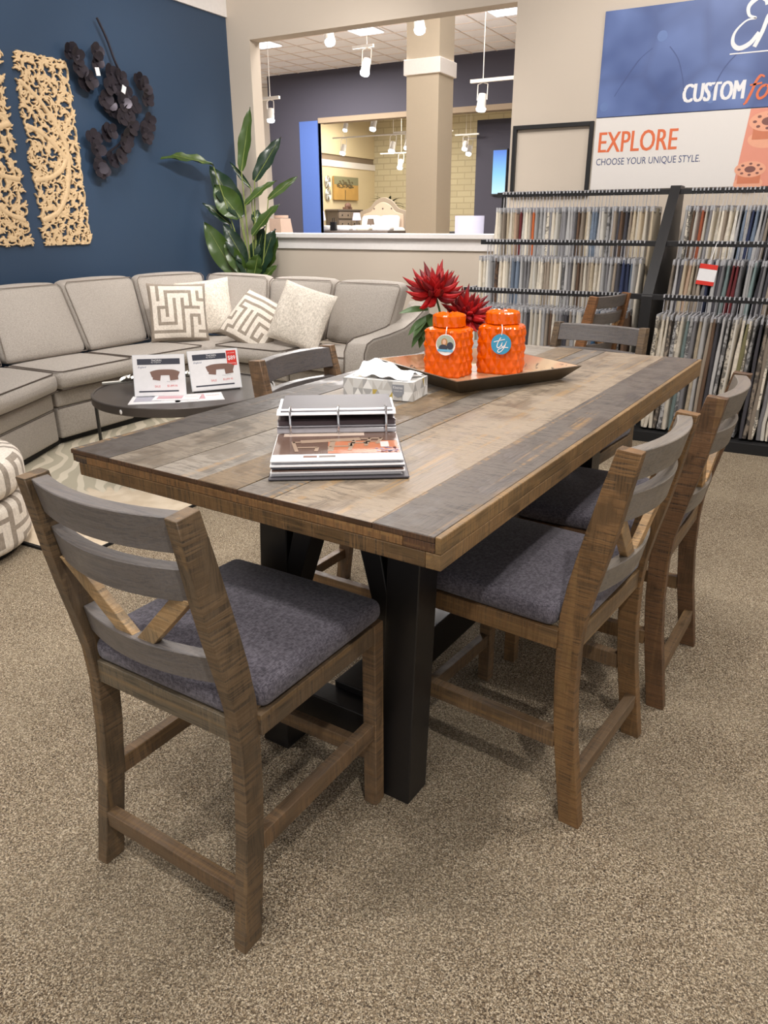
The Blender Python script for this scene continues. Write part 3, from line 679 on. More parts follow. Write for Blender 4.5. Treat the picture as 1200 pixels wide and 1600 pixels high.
# ------------------------------------------------------------------ orange jars
def jar(cx, cy, ang, w_, d_, h_, label):
    F = loc_frame(cx, cy, ang); F.translation.z += 0.0085; t = empty('ginger_jar', (0, 0, 0), 0, label, 'jar', 'orange ginger jars on the tray'); t.matrix_world = F
    n = 128; rows = 27; mb = MB()
    def outline(a):   # rounded rectangle radius
        p = 4.6; c, s = abs(math.cos(a)) / (w_ / 2), abs(math.sin(a)) / (d_ / 2); return (c ** p + s ** p) ** (-1 / p)
    vs = []; zs = [h_ * k / rows for k in range(rows + 1)] + [h_ * 1.02, h_ * 1.035, h_ * 1.042]; pr_ = [0.95] + [1.0] * (rows - 1) + [0.985, 0.92, 0.78, 0.64]
    arc = [0.0]
    for i in range(n): a = 2 * PI * i / n; b2 = 2 * PI * (i + 1) / n; arc.append(arc[-1] + math.hypot(outline(b2) * math.cos(b2) - outline(a) * math.cos(a), outline(b2) * math.sin(b2) - outline(a) * math.sin(a)))
    for k, z in enumerate(zs):
        v = min(z / h_, 1.0) * 3.0
        for i in range(n):
            a = 2 * PI * i / n; u = arc[i] / arc[n] * 14; pa = (u + v) % 1; pb = (u - v) % 1; rel = min(1 - abs(2 * pa - 1), 1 - abs(2 * pb - 1)) if z < h_ * 0.995 else 0
            r = outline(a) * pr_[k] * (0.945 + 0.10 * rel); vs.append((r * math.cos(a), r * math.sin(a), z))
    fs = [tuple(range(n))[::-1], tuple((len(zs) - 1) * n + k for k in range(n))]
    for k in range(len(zs) - 1):
        for i in range(n): fs.append((k * n + i, k * n + (i + 1) % n, (k + 1) * n + (i + 1) % n, (k + 1) * n + i))
    mb.add(vs, fs); mb.build('body', M['orange'], t, smooth=True, angle=14)
    n = 48; mb = MB(); vs = []; R0 = w_ * 0.385; z0 = h_ * 1.045
    zl = [0, 0.002, 0.012, 0.024, 0.034, 0.038, 0.041, 0.042]; rl = [0.93, 1.0, 1.0, 1.0, 0.99, 0.93, 0.6, 0.2]
    for k in range(len(zl)):
        for i in range(n):
            a = 2 * PI * i / n; u = i / n * 12; fu = abs(((u + (zl[k] * 12)) % 1) - 0.5) * 2
            r = R0 * rl[k] * (0.96 + (0.075 * (1 - fu) if k < 6 else 0.04))
            zz = zl[k] + (0.003 * math.sin(i * PI / 2) if k in (6,) else 0)
            vs.append((r * math.cos(a), r * 0.97 * math.sin(a), z0 + zz))
    fs = [tuple(range(n))[::-1], tuple((len(zl) - 1) * n + k for k in range(n))]
    for k in range(len(zl) - 1):
        for i in range(n): fs.append((k * n + i, k * n + (i + 1) % n, (k + 1) * n + (i + 1) % n, (k + 1) * n + i))
    mb.add(vs, fs).build('lid', M['orange'], t, smooth=True, angle=14)
    return t
j1 = jar(-0.645, 1.205, R(2), 0.140, 0.125, 0.150, 'left orange glazed jar with a round photo tag')
j2 = jar(-0.520, 1.345, R(10), 0.146, 0.125, 0.153, 'right orange glazed jar with a round blue tag')
def disc(F, r, z0, z1, n=28):
    vs = [F @ Vector((r * math.cos(2 * PI * k / n), r * math.sin(2 * PI * k / n), z)) for z in (z0, z1) for k in range(n)]
    return MB().add(vs, [tuple(range(n))[::-1], tuple(range(n, 2 * n))] + [(k, (k + 1) % n, n + (k + 1) % n, n + k) for k in range(n)])
def jar_tag(j, x, z, rot, mat, kind):
    F = frame((x, -0.074, z), (math.cos(rot), math.sin(rot), 0), (0, 0.05, 1))
    r = 0.033; tg = disc(F, r, 0, 0.0015).build('round_tag', mat, j)
    MB().tube([F @ Vector((0, r - 0.004, 0.002)), F @ Vector((0.002, r + 0.012, 0.004)), (x - 0.004, -0.060, 0.162)], 0.0016, 6).build('tag_string', M['paper'], tg)
    if kind == 'ty':
        mb = MB(); T_ = [(-0.024, 0.006), (-0.008, 0.011), (0.012, 0.016)]; stroke(mb, F, catmull(T_), 0.0024, 0.0018)
        stroke(mb, F, catmull([(-0.002, 0.021), (-0.009, 0.008), (-0.013, -0.006), (-0.009, -0.012), (-0.001, -0.006), (0.004, 0.006)]), 0.0026, 0.0018)
        stroke(mb, F, catmull([(0.004, 0.006), (0.002, -0.004), (0.007, -0.008), (0.014, 0.000), (0.018, 0.010)]), 0.0026, 0.0018)
        stroke(mb, F, catmull([(0.018, 0.010), (0.011, -0.010), (0.000, -0.024), (-0.009, -0.025), (-0.007, -0.017), (0.008, -0.010), (0.024, -0.010)]), 0.0024, 0.0018)
        mb.build('script_lettering', M['paper'], tg)
    else:
        ov = lambda cx, cy, rx, ry, m, nm, l: disc(F @ Matrix.Translation((cx, cy, l)) @ Matrix.Diagonal((rx, ry, 1, 1)), 1, 0, 0.0004, 16).build(nm, m, tg)
        ov(0, 0.004, 0.031, 0.027, plain('photo_background', (170, 178, 160), 0.4), 'photo_background', 0.0016)
        ov(-0.004, 0.008, 0.011, 0.013, plain('photo_hair', (176, 132, 84), 0.4), 'photo_hair', 0.0021); ov(-0.004, 0.009, 0.006, 0.008, plain('photo_face', (222, 180, 152), 0.4), 'photo_face', 0.0026)
        ov(-0.007, -0.009, 0.015, 0.010, M['darkink'], 'photo_jacket', 0.0025); ov(0.016, -0.002, 0.011, 0.012, M['darkink'], 'photo_jacket', 0.0024)
        mb = MB(); rect(mb, F, -0.026, 0.026, -0.021, -0.014, 0.003, 0.0034); mb.build('photo_stripe', plain('tag_light_blue', (110, 178, 214), 0.4), tg)
jar_tag(j1, 0.026, 0.108, 0.08, M['paper'], 'photo'); jar_tag(j2, 0.018, 0.102, 0.05, M['tag_blue'], 'ty')

# ------------------------------------------------------------------ flowers in a ribbed vase behind the jars
va = empty('ribbed_vase', TW(-0.735, 1.345, TZ + 0.009), 0, 'small ribbed white vase behind the left orange jar', 'vase')
mb = MB(); n = 40; vs = []; zl = [(0, .030), (.01, .034), (.05, .036), (.085, .032), (.10, .024), (.112, .026), (.110, .022), (.06, .028)]
for z, r in zl:
    for k in range(n): rr = r * (1 + 0.04 * (1 if k % 2 else -1)); vs.append((rr * math.cos(2 * PI * k / n), rr * math.sin(2 * PI * k / n), z))
fs = [tuple(range(n))[::-1]] + [(i * n + k, i * n + (k + 1) % n, (i + 1) * n + (k + 1) % n, (i + 1) * n + k) for i in range(len(zl) - 1) for k in range(n)]
mb.add(vs, fs).build('vase_body', M['vase'], va, smooth=True, angle=20)
def leafmesh(mb, base, direc, up_, L, W, curl=0.3, n=7, mi=0, fold=0.15, tipdrop=0.0, wavy=0.0):
    d = Vector(direc).normalized(); u = Vector(up_); u = (u - d * u.dot(d)); u = u.normalized() if u.length > 1e-6 else d.orthogonal().normalized(); s_ = d.cross(u); base = Vector(base); vs = []
    for i in range(n + 1):
        t = i / n; w_ = W * 0.5 * (math.sin(PI * min(1, t * 0.93 + 0.07)) ** 0.8) * (1 - 0.15 * t) if i < n else 0.0
        c = base + d * (L * t) + u * (-curl * L * t * t) + Vector((0, 0, -tipdrop * L * t * t))
        e = wavy * math.sin(t * 17) * W
        vs += [c - s_ * w_ + u * (fold * w_ * 2 + e), c, c + s_ * w_ + u * (fold * w_ * 2 - e)]
    fs = []
    for i in range(n):
        a = i * 3; fs += [(a, a + 1, a + 4, a + 3), (a + 1, a + 2, a + 5, a + 4)]
    mb.add(vs, fs, mi)
def spiky(name, c, R_, n, mats, seed, facing, label):
    random.seed(seed); t = empty(name, c, 0, label, 'flower', 'red artificial flowers in the ribbed vase')
    f = Vector(facing).normalized(); a = f.orthogonal().normalized(); b = f.cross(a)
    for i in range(n):
        k = i % 4; ring = (i // (n // 4)); th = [1.75, 1.35, 0.95, 0.5][min(ring, 3)] + random.uniform(-0.15, 0.15); ph = i * 2.399 + random.uniform(-0.1, 0.1)
        d = f * math.cos(th) + (a * math.cos(ph) + b * math.sin(ph)) * math.sin(th); L = R_ * [1.0, 0.92, 0.75, 0.5][min(ring, 3)] * random.uniform(0.85, 1.15)
        side = d.cross(f).normalized(); pts = []; rs = []
        for q in range(6):
            s_ = q / 5; bend = 0.25 * L * math.sin(PI * s_) ; p = d * L * s_ - f * bend * 0.5 + f * (0.22 * L * s_ * s_) + side * (0.16 * L * s_ * s_ * (1 if i % 2 else -1))
            pts.append(p); rs.append(max(0.0004, 0.0118 * (math.sin(PI * (0.12 + 0.88 * s_)) ** 0.8)))
        mb = MB(); mb.tube(pts, rs, 6); o = mb.build('petal', mats[i % len(mats)], t, smooth=True)
    return t
fl1 = spiky('red_flower', TW(-0.77, 1.32, 1.182), 0.105, 60, [M['red'], M['red'], M['darkred']], 4, (0.0, -0.45, 1), 'large spiky red flower rising above the left orange jar')
fl2 = spiky('red_flower', TW(-0.672, 1.39, 1.100), 0.090, 56, [M['red'], M['darkred']], 8, (0.5, -0.6, 0.45), 'drooping spiky red flower between the two orange jars')
for f_, b_ in ((fl1, TW(-0.735, 1.345, 1.0)), (fl2, TW(-0.73, 1.35, 1.0))):
    MB().tube([Vector(b_) - f_.location, (Vector(b_) - f_.location) * 0.5 + Vector((0, 0, 0.02)), (0, 0, 0)], 0.004, 6).build('stem', M['leaf'], f_, smooth=True)
random.seed(2)
for i, (dx, dz, L) in enumerate(((-0.085, 0.01, 0.10), (-0.06, -0.04, 0.09), (-0.07, -0.08, 0.10), (-0.02, -0.03, 0.09), (0.03, -0.02, 0.09), (0.045, -0.05, 0.09), (-0.05, -0.10, 0.08), (0.0, -0.06, 0.08), (-0.1, -0.05, 0.08))):
    mb = MB(); leafmesh(mb, (-0.02, 0, -0.075 + dz * 0.5), (dx * 0.9, dx * 0.3 - 0.03, dz), (0, -0.6, 1), L, 0.04, 0.25, fold=0.12); o = mb.build('leaf', M['leaf'], fl1, smooth=True, angle=60)
# ------------------------------------------------------------------ rug
o = MB().box(-4.55, -2.655, 1.985, 4.9, 0.0, 0.012).build('rug', M['rug']); tag(o, 'cream and olive wavy striped area rug under the coffee table', 'rug')
o2 = MB().box(-4.56, -2.645, 1.970, 1.985, 0.0, 0.013).box(-2.655, -2.645, 1.985, 4.9, 0.0, 0.013).build('binding', M['plinth'], o)
# ------------------------------------------------------------------ sectional sofa
so = empty('sectional_sofa', (-4.6, 4.4, 0), 0, 'large light grey L shaped sectional sofa along the blue wall', 'sofa')
def SW(p): return Vector(p) - Vector((-4.6, 4.4, 0))
def lerp(a, b, t): return a + (b - a) * t
def piping(par, loops, r=0.0040, m='pipe'):
    mb = MB()
    for L in loops: mb.tube(L, r, 5)
    return mb.build('piping', M[m], par, smooth=True)
def cushion(name, c8, r, bulge, pipe=None, parent=so, pm='pipe', pr=0.0040):
    c8 = [SW(p) for p in c8]; c = sum(c8, Vector()) / 8
    sx = (c8[1] - c8[0]).length; sy = (c8[3] - c8[0]).length; sz = (c8[4] - c8[0]).length
    o = rbox(sx, sy, sz, min(r, sz * 0.45), bulge, 6, c8).build(name, M['sofa'], parent, smooth=True, angle=80)
    if pipe:
        T = lambda u, v, w_: lerp(lerp(lerp(c8[0], c8[1], u), lerp(c8[3], c8[2], u), v), lerp(lerp(c8[4], c8[5], u), lerp(c8[7], c8[6], u), v), w_)
        loops = []
        for path in pipe: loops.append([T(*p) for p in path])
        piping(o, loops, pr, pm)
    return o
# seat cushions: corners given as front-left, front-right, back-right, back-left seen from the room (front first)
def seat(fl, fr, br, bl, z0=0.385, z1=0.505, **k):
    c8 = [(*fl, z0), (*fr, z0), (*br, z0), (*bl, z0), (*fl, z1), (*fr, z1), (*br, z1 - 0.01), (*bl, z1 - 0.01)]
    e = 0.02
    top = [(e, 0.9, 1.0), (e, 0.06, 1.0), (0.06, e, 0.99), (0.94, e, 0.99), (1 - e, 0.06, 1.0), (1 - e, 0.9, 1.0)]
    bot = [(0.02, e, 0.04), (0.98, e, 0.04)]
    return cushion('seat_cushion', c8, 0.045, (0.01, 0.025, 0.022), [top, bot])
AD = Vector((0.407, -0.913)); AF = Vector((0.913, 0.407))     # angled module: along the front, and outwards to the room
A0 = Vector((-4.115, 3.155)); A1 = A0 + AD * 0.80; A2 = A1 + AD * 0.70
seat(A1, A0, (-4.72, 3.19), A1 - AF * 0.62)
seat((-4.11, 3.165), (-4.11, 3.81), (-4.70, 3.84), (-4.72, 3.20))
seat((-4.11, 3.82), (-4.03, 4.46), (-4.60, 4.50), (-4.70, 3.85))
seat((-4.02, 4.50), (-3.34, 4.49), (-3.34, 5.06), (-3.95, 5.09))
seat((-3.33, 4.49), (-2.76, 4.46), (-2.76, 5.04), (-3.33, 5.06))
cushion('corner_seat', [(-4.66, 4.46, 0.40), (-4.0, 4.46, 0.40), (-3.93, 5.12, 0.40), (-4.45, 5.0, 0.40), (-4.66, 4.46, 0.495), (-4.03, 4.47, 0.495), (-3.93, 5.12, 0.495), (-4.45, 5.0, 0.495)], 0.03, (0, 0, 0.004))
def base(fl, fr, br, bl):
    for nm, z0, z1, o_ in (('front_panel', 0.265, 0.372, 0.015), ('front_panel', 0.055, 0.262, 0.0)):
        cushion(nm, [(*fl, z0), (*fr, z0), (*br, z0), (*bl, z0), (*fl, z1), (*fr, z1), (*br, z1), (*bl, z1)], 0.018, (0.0, 0.012, 0), [[(0.01, 0.012, 0.97), (0.99, 0.012, 0.97)]])
base(A1 - AF * 0.06, A0 - AF * 0.06, (-4.6, 3.2), A1 - AF * 0.5)
base((-4.19, 3.17), (-4.19, 3.81), (-4.6, 3.84), (-4.6, 3.2)); base((-4.19, 3.82), (-4.10, 4.50), (-4.6, 4.50), (-4.6, 3.84))
base((-4.08, 4.56), (-3.34, 4.56), (-3.34, 5.0), (-4.0, 5.0)); base((-3.33, 4.56), (-2.76, 4.55), (-2.76, 5.0), (-3.33, 5.0))
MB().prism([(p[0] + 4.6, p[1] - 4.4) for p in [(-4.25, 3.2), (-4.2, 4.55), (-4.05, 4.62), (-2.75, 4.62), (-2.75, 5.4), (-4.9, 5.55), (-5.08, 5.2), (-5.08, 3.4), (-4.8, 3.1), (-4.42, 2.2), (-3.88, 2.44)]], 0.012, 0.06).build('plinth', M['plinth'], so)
def back(bfl, bfr, tfl, tfr, z0, z1, nx, ny, th=0.20, th1=0.16):
    n = Vector((nx, ny, 0)).normalized()      # outward (to the back)
    b = [Vector((*bfl, z0)), Vector((*bfr, z0))]; t = [Vector((*tfl, z1)), Vector((*tfr, z1))]
    c8 = [b[0], b[1], b[1] + n * th, b[0] + n * th, t[0], t[1], t[1] + n * th1, t[0] + n * th1]
    e = 0.02
    loop = [(e, e, 0.03), (e, e, 0.94), (0.06, e, 0.992), (0.94, e, 0.992), (1 - e, e, 0.94), (1 - e, e, 0.03), (e, e, 0.03)]
    return cushion('back_cushion', c8, 0.06, (0.0, 0.05, 0.016), [loop], pm='pipel', pr=0.0032)
ZB = 0.978
B0 = A0 - AF * 0.58
back(B0 + AD * 0.80, (-4.66, 3.17), B0 + AD * 0.86 - AF * 0.25, (-4.885, 3.27), 0.49, ZB, -0.95, -0.3)
back((-4.66, 3.185), (-4.615, 3.85), (-4.885, 3.285), (-4.89, 3.905), 0.50, ZB, -1, 0)
back((-4.615, 3.86), (-4.615, 4.465), (-4.89, 3.915), (-4.865, 4.60), 0.50, ZB + 0.008, -1, 0.05)
back((-4.615, 4.475), (-4.40, 4.92), (-4.865, 4.61), (-4.68, 5.24), 0.50, ZB + 0.008, -0.93, 0.36)
back((-4.395, 4.925), (-3.93, 5.085), (-4.675, 5.245), (-3.93, 5.17), 0.50, ZB - 0.002, -0.2, 1)
back((-3.925, 5.085), (-3.345, 5.05), (-3.925, 5.16), (-3.29, 5.165), 0.50, ZB - 0.012, 0, 1)
back((-3.34, 5.05), (-2.77, 5.03), (-3.285, 5.165), (-2.66, 5.12), 0.50, ZB - 0.018, 0, 1)
MB().prism([(0.02, 0.0), (0.0, 0.36), (0.01, 0.50), (0.05, 0.555), (0.13, 0.575), (0.36, 0.58), (0.60, 0.595), (0.76, 0.635), (0.92, 0.69), (1.0, 0.76), (1.02, 0.74), (1.02, 0.0)], 0, 0.17, axis='x').build('arm', M['sofa'], so, smooth=True, bevel=0.03, seg=4, M=Matrix.Translation(SW((-2.755, 4.42, 0.055))))
piping(so, [[SW((x, 4.42 + a, 0.055 + b)) for a, b in ((0.012, 0.1), (-0.006, 0.36), (0.004, 0.50), (0.045, 0.56), (0.13, 0.581), (0.36, 0.586), (0.60, 0.602), (0.76, 0.642), (0.92, 0.698))] for x in (-2.75, -2.59)])
# ------------------------------------------------------------------ throw pillows
def maze(n, seed, pc=3, wc=2):
    rnd = random.Random(seed); N = n * (pc + wc) + wc; g = [[1] * N for _ in range(N)]
    def carve(x0, x1, y0, y1):
        for y in range(y0, y1):
            for x in range(x0, x1): g[y][x] = 0
    seen = {(0, 0)}; st = [(0, 0)]; s_ = pc + wc; carve(wc, wc + pc, wc, wc + pc); last = None
    while st:
        x, y = st[-1]; nb = [(x + dx, y + dy, dx, dy) for dx, dy in ((1, 0), (-1, 0), (0, 1), (0, -1)) if 0 <= x + dx < n and 0 <= y + dy < n and (x + dx, y + dy) not in seen]
        if not nb: st.pop(); continue
        pref = [b for b in nb if last == (b[2], b[3])]; X, Y, dx, dy = pref[0] if pref and rnd.random() < 0.45 else rnd.choice(nb); last = (dx, dy)
        seen.add((X, Y)); st.append((X, Y)); carve(wc + min(x, X) * s_, wc + max(x, X) * s_ + pc, wc + min(y, Y) * s_, wc + max(y, Y) * s_ + pc)
    return g, N
def pillow(name, loc, rot, S, T_, mats, seed, label, N=None, g=None):
    if g is None: N = 24
    mb = MB()
    for side in (1, -1):
        b = len(mb.v)
        for j in range(N + 1):
            for i in range(N + 1):
                u = 2 * i / N - 1; v = 2 * j / N - 1
                pinch = 1 - 0.045 * (1 - abs(v) ** 2.0) * abs(u) ** 6; pin2 = 1 - 0.045 * (1 - abs(u) ** 2.0) * abs(v) ** 6
                h = T_ / 2 * (max(0, 1 - u ** 2) ** 0.42) * (max(0, 1 - v ** 2) ** 0.42)
                wr = 0.006 * math.sin(u * 7 + v * 3 + seed) * h / T_ * 2
                mb.v.append((u * S / 2 * pinch, side * (h + 0.002) + wr, v * S / 2 * pin2))
        for j in range(N):
            for i in range(N):
                a = b + j * (N + 1) + i; f = (a, a + 1, a + N + 2, a + N + 1)
                mb.f.append(f if side < 0 else f[::-1]); mb.m.append(g[j][i] if g else 0)
    o = mb.build(name, mats, None, smooth=True, angle=80); o.location = loc
    o.rotation_euler = rot; tag(o, label, 'pillow', 'throw pillows on the sofa'); return o
g1, N1 = maze(7, 21); g2, N2 = maze(7, 34)
sc_ = 0.46
def P_E(yaw, lean, roll=0): return (Matrix.Rotation(R(yaw), 4, 'Z') @ Matrix.Rotation(R(lean), 4, 'X') @ Matrix.Rotation(R(roll), 4, 'Y')).to_euler()
pillow('throw_pillow', (-4.40, 4.58, 0.722), P_E(50, -14, 2), 0.455, 0.16, [M['maze_l'], M['maze_d']], 1, 'upright grey and ivory maze patterned pillow at the left', N1, g1)
pillow('throw_pillow', (-4.43, 4.93, 0.728), P_E(36, -14, -6), 0.45, 0.16, [M['cream_weave']], 2, 'plain cream pillow behind the upright maze patterned one')
pillow('throw_pillow', (-3.80, 4.80, 0.662), P_E(20, -38, 28), 0.45, 0.17, [M['maze_l'], M['maze_d']], 3, 'tilted grey and ivory maze patterned pillow slumped to the right', N2, g2)
pillow('throw_pillow', (-3.34, 4.77, 0.725), P_E(8, -22, 15), 0.46, 0.16, [M['cream_weave']], 4, 'plain cream pillow leaning on the right maze patterned one')
# ------------------------------------------------------------------ coffee table
CT = Vector((-3.20, 3.33, 0)); ct = empty('coffee_table', CT, 0, 'round dark metal coffee table in front of the sofa', 'coffee table')
MB().lathe([(0.48, 0.415), (0.535, 0.415), (0.54, 0.42), (0.54, 0.462), (0.535, 0.466), (0.525, 0.466), (0.523, 0.458), (0.0001, 0.458)], 64, cap=False).lathe([(0.0001, 0.42), (0.53, 0.42)], 64, cap=False).build('table_top', M['tablegrey'], ct, smooth=True, angle=30)
for a in (212, 330, 92):
    c, s = math.cos(R(a)), math.sin(R(a)); MB().bar((c * 0.547, s * 0.547, 0.012), (c * 0.547, s * 0.547, 0.44), 0.028, 0.012, (c, s, 0)).build('leg', M['blackmetal'], ct)
MB().box(0.0, 0.03, -0.012, 0.0, 0.425, 0.45).build('price_sticker', M['paper'], ct, M=Matrix.Translation((-0.09, -0.556, 0)) @ Matrix.Rotation(R(-8), 4, 'Z')) if False else None
MB().sph((0.03, -0.542, 0.437), 0.010, 8, 6, (1, 0.3, 1.3)).build('round_sticker', M['paper'], ct)
def sale_sign(loc, yaw, lean, w_, h_, label, red):
    F0 = Matrix.Translation(loc) @ Matrix.Rotation(R(yaw), 4, 'Z') @ Matrix.Rotation(R(-lean), 4, 'X')
    t = empty('sign_holder', (0, 0, 0), 0, label, 'sign', 'price signs on the coffee table'); t.matrix_world = F0
    MB().box(0, w_, 0, 0.004, 0, h_).build('acrylic_panel', M['acryl'], t)
    MB().hexa([(0.01, 0.0, 0), (w_ - 0.01, 0, 0), (w_ - 0.01, 0.075, -0.022), (0.01, 0.075, -0.022), (0.01, 0.0, 0.003), (w_ - 0.01, 0, 0.003), (w_ - 0.01, 0.075, -0.019), (0.01, 0.075, -0.019)]).build('foot', M['acryl'], t)
    Fs = frame((0, -0.0006, 0), (1, 0, 0), (0, 0, 1)); s = w_ / 0.28; q = h_ / 0.216
    mb = MB(); rect(mb, Fs, 0.004, w_ - 0.004, 0.003, h_ - 0.003); mb.build('paper_insert', M['paper'], t)
    mb = MB(); x1_ = w_ - 0.07 * s if red else w_ - 0.025 * s; rect(mb, Fs, 0.025 * s, x1_, h_ * 0.76, h_ * 0.90, 0.0007, 0.0011); rect(mb, Fs, 0.025 * s, w_ - 0.04 * s, h_ * 0.10, h_ * 0.135, 0.0007, 0.0011); mb.build('printed_bar', M['darkink'], t)
    put_text('printed_text', 'THORIN', w_ * 0.36, h_ * 0.835, 0.055 * s, 0.010 * q, Fs, M['paper'], t, lift=0.0013)
    put_text('printed_text', 'By England', w_ * 0.36, h_ * 0.795, 0.050 * s, 0.006 * q, Fs, M['paper'], t, lift=0.0013)
    put_text('printed_logo', 'England', 0.028 * s, h_ * 0.67, 0.045 * s, 0.012 * q, Fs, M['inkblue'], t, shear=0.3, lift=0.0009)
    put_text('printed_text', 'SALE', w_ * 0.40, h_ * 0.21, 0.030 * s, 0.011 * q, Fs, M['inkred'], t, lift=0.0009); put_text('printed_text', '$5,899.95', w_ * 0.64, h_ * 0.21, 0.055 * s, 0.012 * q, Fs, M['inkred'], t, lift=0.0009)
    put_text('printed_text', 'Reg. price', w_ * 0.64, h_ * 0.33, 0.045 * s, 0.006 * q, Fs, M['inkgrey'], t, lift=0.0009)
    mb = MB(); x0 = w_ * 0.34; stroke(mb, Fs, catmull([(x0, h_ * 0.52), (x0 + 0.03 * s, h_ * 0.56), (x0 + 0.07 * s, h_ * 0.57), (x0 + 0.12 * s, h_ * 0.56), (x0 + 0.15 * s, h_ * 0.51)]), 0.03 * q, 0.0009); stroke(mb, Fs, [(x0 + 0.01 * s, h_ * 0.47), (x0 + 0.05 * s, h_ * 0.44)], 0.03 * q, 0.0010); stroke(mb, Fs, [(x0 + 0.10 * s, h_ * 0.44), (x0 + 0.145 * s, h_ * 0.46)], 0.03 * q, 0.0010); mb.build('printed_sofa', M['inkbrown'], t)
    if red:
        mb = MB(); rect(mb, Fs, w_ - 0.066 * s, w_ - 0.012 * s, h_ * 0.58, h_ * 0.95, 0.0012, 0.0016); mb.build('red_badge', M['inkred'], t)
        put_text('badge_text', '$89', w_ - 0.060 * s, h_ * 0.70, 0.042 * s, h_ * 0.12, Fs, M['paper'], t, bold=0.01, lift=0.0018)
        put_text('badge_text', 'per month', w_ - 0.058 * s, h_ * 0.87, 0.038 * s, h_ * 0.035, Fs, M['paper'], t, lift=0.0018); put_text('badge_text', 'financing', w_ - 0.060 * s, h_ * 0.61, 0.042 * s, h_ * 0.04, Fs, M['paper'], t, lift=0.0018)
    return t
sale_sign((-3.285, 3.005, 0.466), 36, 14, 0.29, 0.235, 'left white sale sign with a dark bar and no badge', False)
sale_sign((-3.085, 3.26, 0.466), 54, 14, 0.30, 0.235, 'right white sale sign with a red price badge', True)
def paper(x, y, yaw, w_, h_, z, label, m2):
    t = MB().box(0, w_, 0, h_, 0, 0.004).build('brochure', M['paper']); t.location = (x, y, z); t.rotation_euler = (0, 0, R(yaw)); tag(t, label, 'paper', 'loose brochures on the coffee table')
    I_ = Matrix.Translation((0, 0, 0.004)); mb = MB(); rect(mb, I_, w_ * 0.08, w_ * 0.62, h_ * 0.25, h_ * 0.85); mb.build('printed_photo', m2, t)
    put_text('printed_text', 'SALE EVENT', w_ * 0.66, h_ * 0.6, w_ * 0.28, h_ * 0.07, I_, M['inkred'], t); return t
pc = plain('pink_print', (206, 160, 168), 0.4); pd = plain('grey_print', (170, 168, 180), 0.4)
paper(-3.19, 2.86, 38, 0.28, 0.20, 0.4585, 'lowest white brochure at the near rim of the coffee table', pd)
paper(-3.13, 2.98, 34, 0.26, 0.12, 0.4635, 'narrow white brochure lying on top of the others', pc)
paper(-2.99, 3.02, 46, 0.27, 0.20, 0.4585, 'pinkish brochure at the right under the red badge sign', pc)
gs = empty('leaf_garland', CT + Vector((-0.26, 0.07, 0.458)), 0, 'silver beaded leaf sculpture lying on the coffee table behind the signs', 'decoration')
random.seed(9); MB().tube([(-0.24, -0.26, 0.02), (-0.12, -0.10, 0.022), (0.02, 0.08, 0.028), (0.20, 0.30, 0.03)], 0.010, 6).build('branch', M['silver'], gs, smooth=True)
for i in range(46):
    s_ = i / 45; p = Vector((-0.18 + 0.38 * s_, -0.18 + 0.46 * s_, 0.02)); sd = (-1) ** i; mb = MB()
    d = Vector((0.5 + 0.5 * random.random(), 0.4 + 0.4 * random.random(), 0)) + Vector((-0.8, 0.9, 0)) * sd * 0.8; leafmesh(mb, p, d, (0, 0, 1), 0.07, 0.04, -0.5, 4, fold=0.35); mb.build('leaf', M['silver'], gs, smooth=True)
# ------------------------------------------------------------------ ottoman with the maze fabric
ot = empty('round_ottoman', (-3.27, 1.735, 0), R(20), 'round ottoman covered in grey and ivory maze fabric at the left edge', 'ottoman')
def mazecyl(name, R0, z0, z1, rr, seed, ncol=21, top=False):
    g_, N_ = maze(15, seed); nA = 150; mb = MB(); zs = []; nZ = max(12, int((z1 - z0) / 0.0105)); vs = []; prof = []
    for k in range(nZ + 1):
        z = z0 + (z1 - z0) * k / nZ; d = min(z - z0, z1 - z); r = R0 - rr + math.sqrt(max(0, rr * rr - max(0, rr - d) ** 2)); prof.append((r, z))
    if top:
        for k in range(1, 30): prof.append(((R0 - rr) * (1 - k / 30), z1 + 0.012 * (k / 30)))
    for r, z in prof:
        for i in range(nA): a = 2 * PI * i / nA; vs.append((r * math.cos(a), r * math.sin(a), z))
    fs = []; ms = []
    for k in range(len(prof) - 1):
        for i in range(nA): fs.append((k * nA + i, k * nA + (i + 1) % nA, (k + 1) * nA + (i + 1) % nA, (k + 1) * nA + i)); ms.append(g_[k % 75 + 1][i % 75 + 1])
    mb.v = vs; mb.f = fs; mb.m = ms
    fs.append(tuple(range(nA))[::-1]); ms.append(0); fs.append(tuple((len(prof) - 1) * nA + k for k in range(nA))); ms.append(0)
    return mb.build(name, [M['maze_l'], M['maze_d']], ot, smooth=True, angle=60)
mazecyl('base', 0.395, 0.03, 0.27, 0.05, 5); mazecyl('cushion', 0.41, 0.272, 0.455, 0.07, 9, top=True)
MB().lathe([(0.33, 0.0), (0.33, 0.04)], 32).build('plinth', M['plinth'], ot)

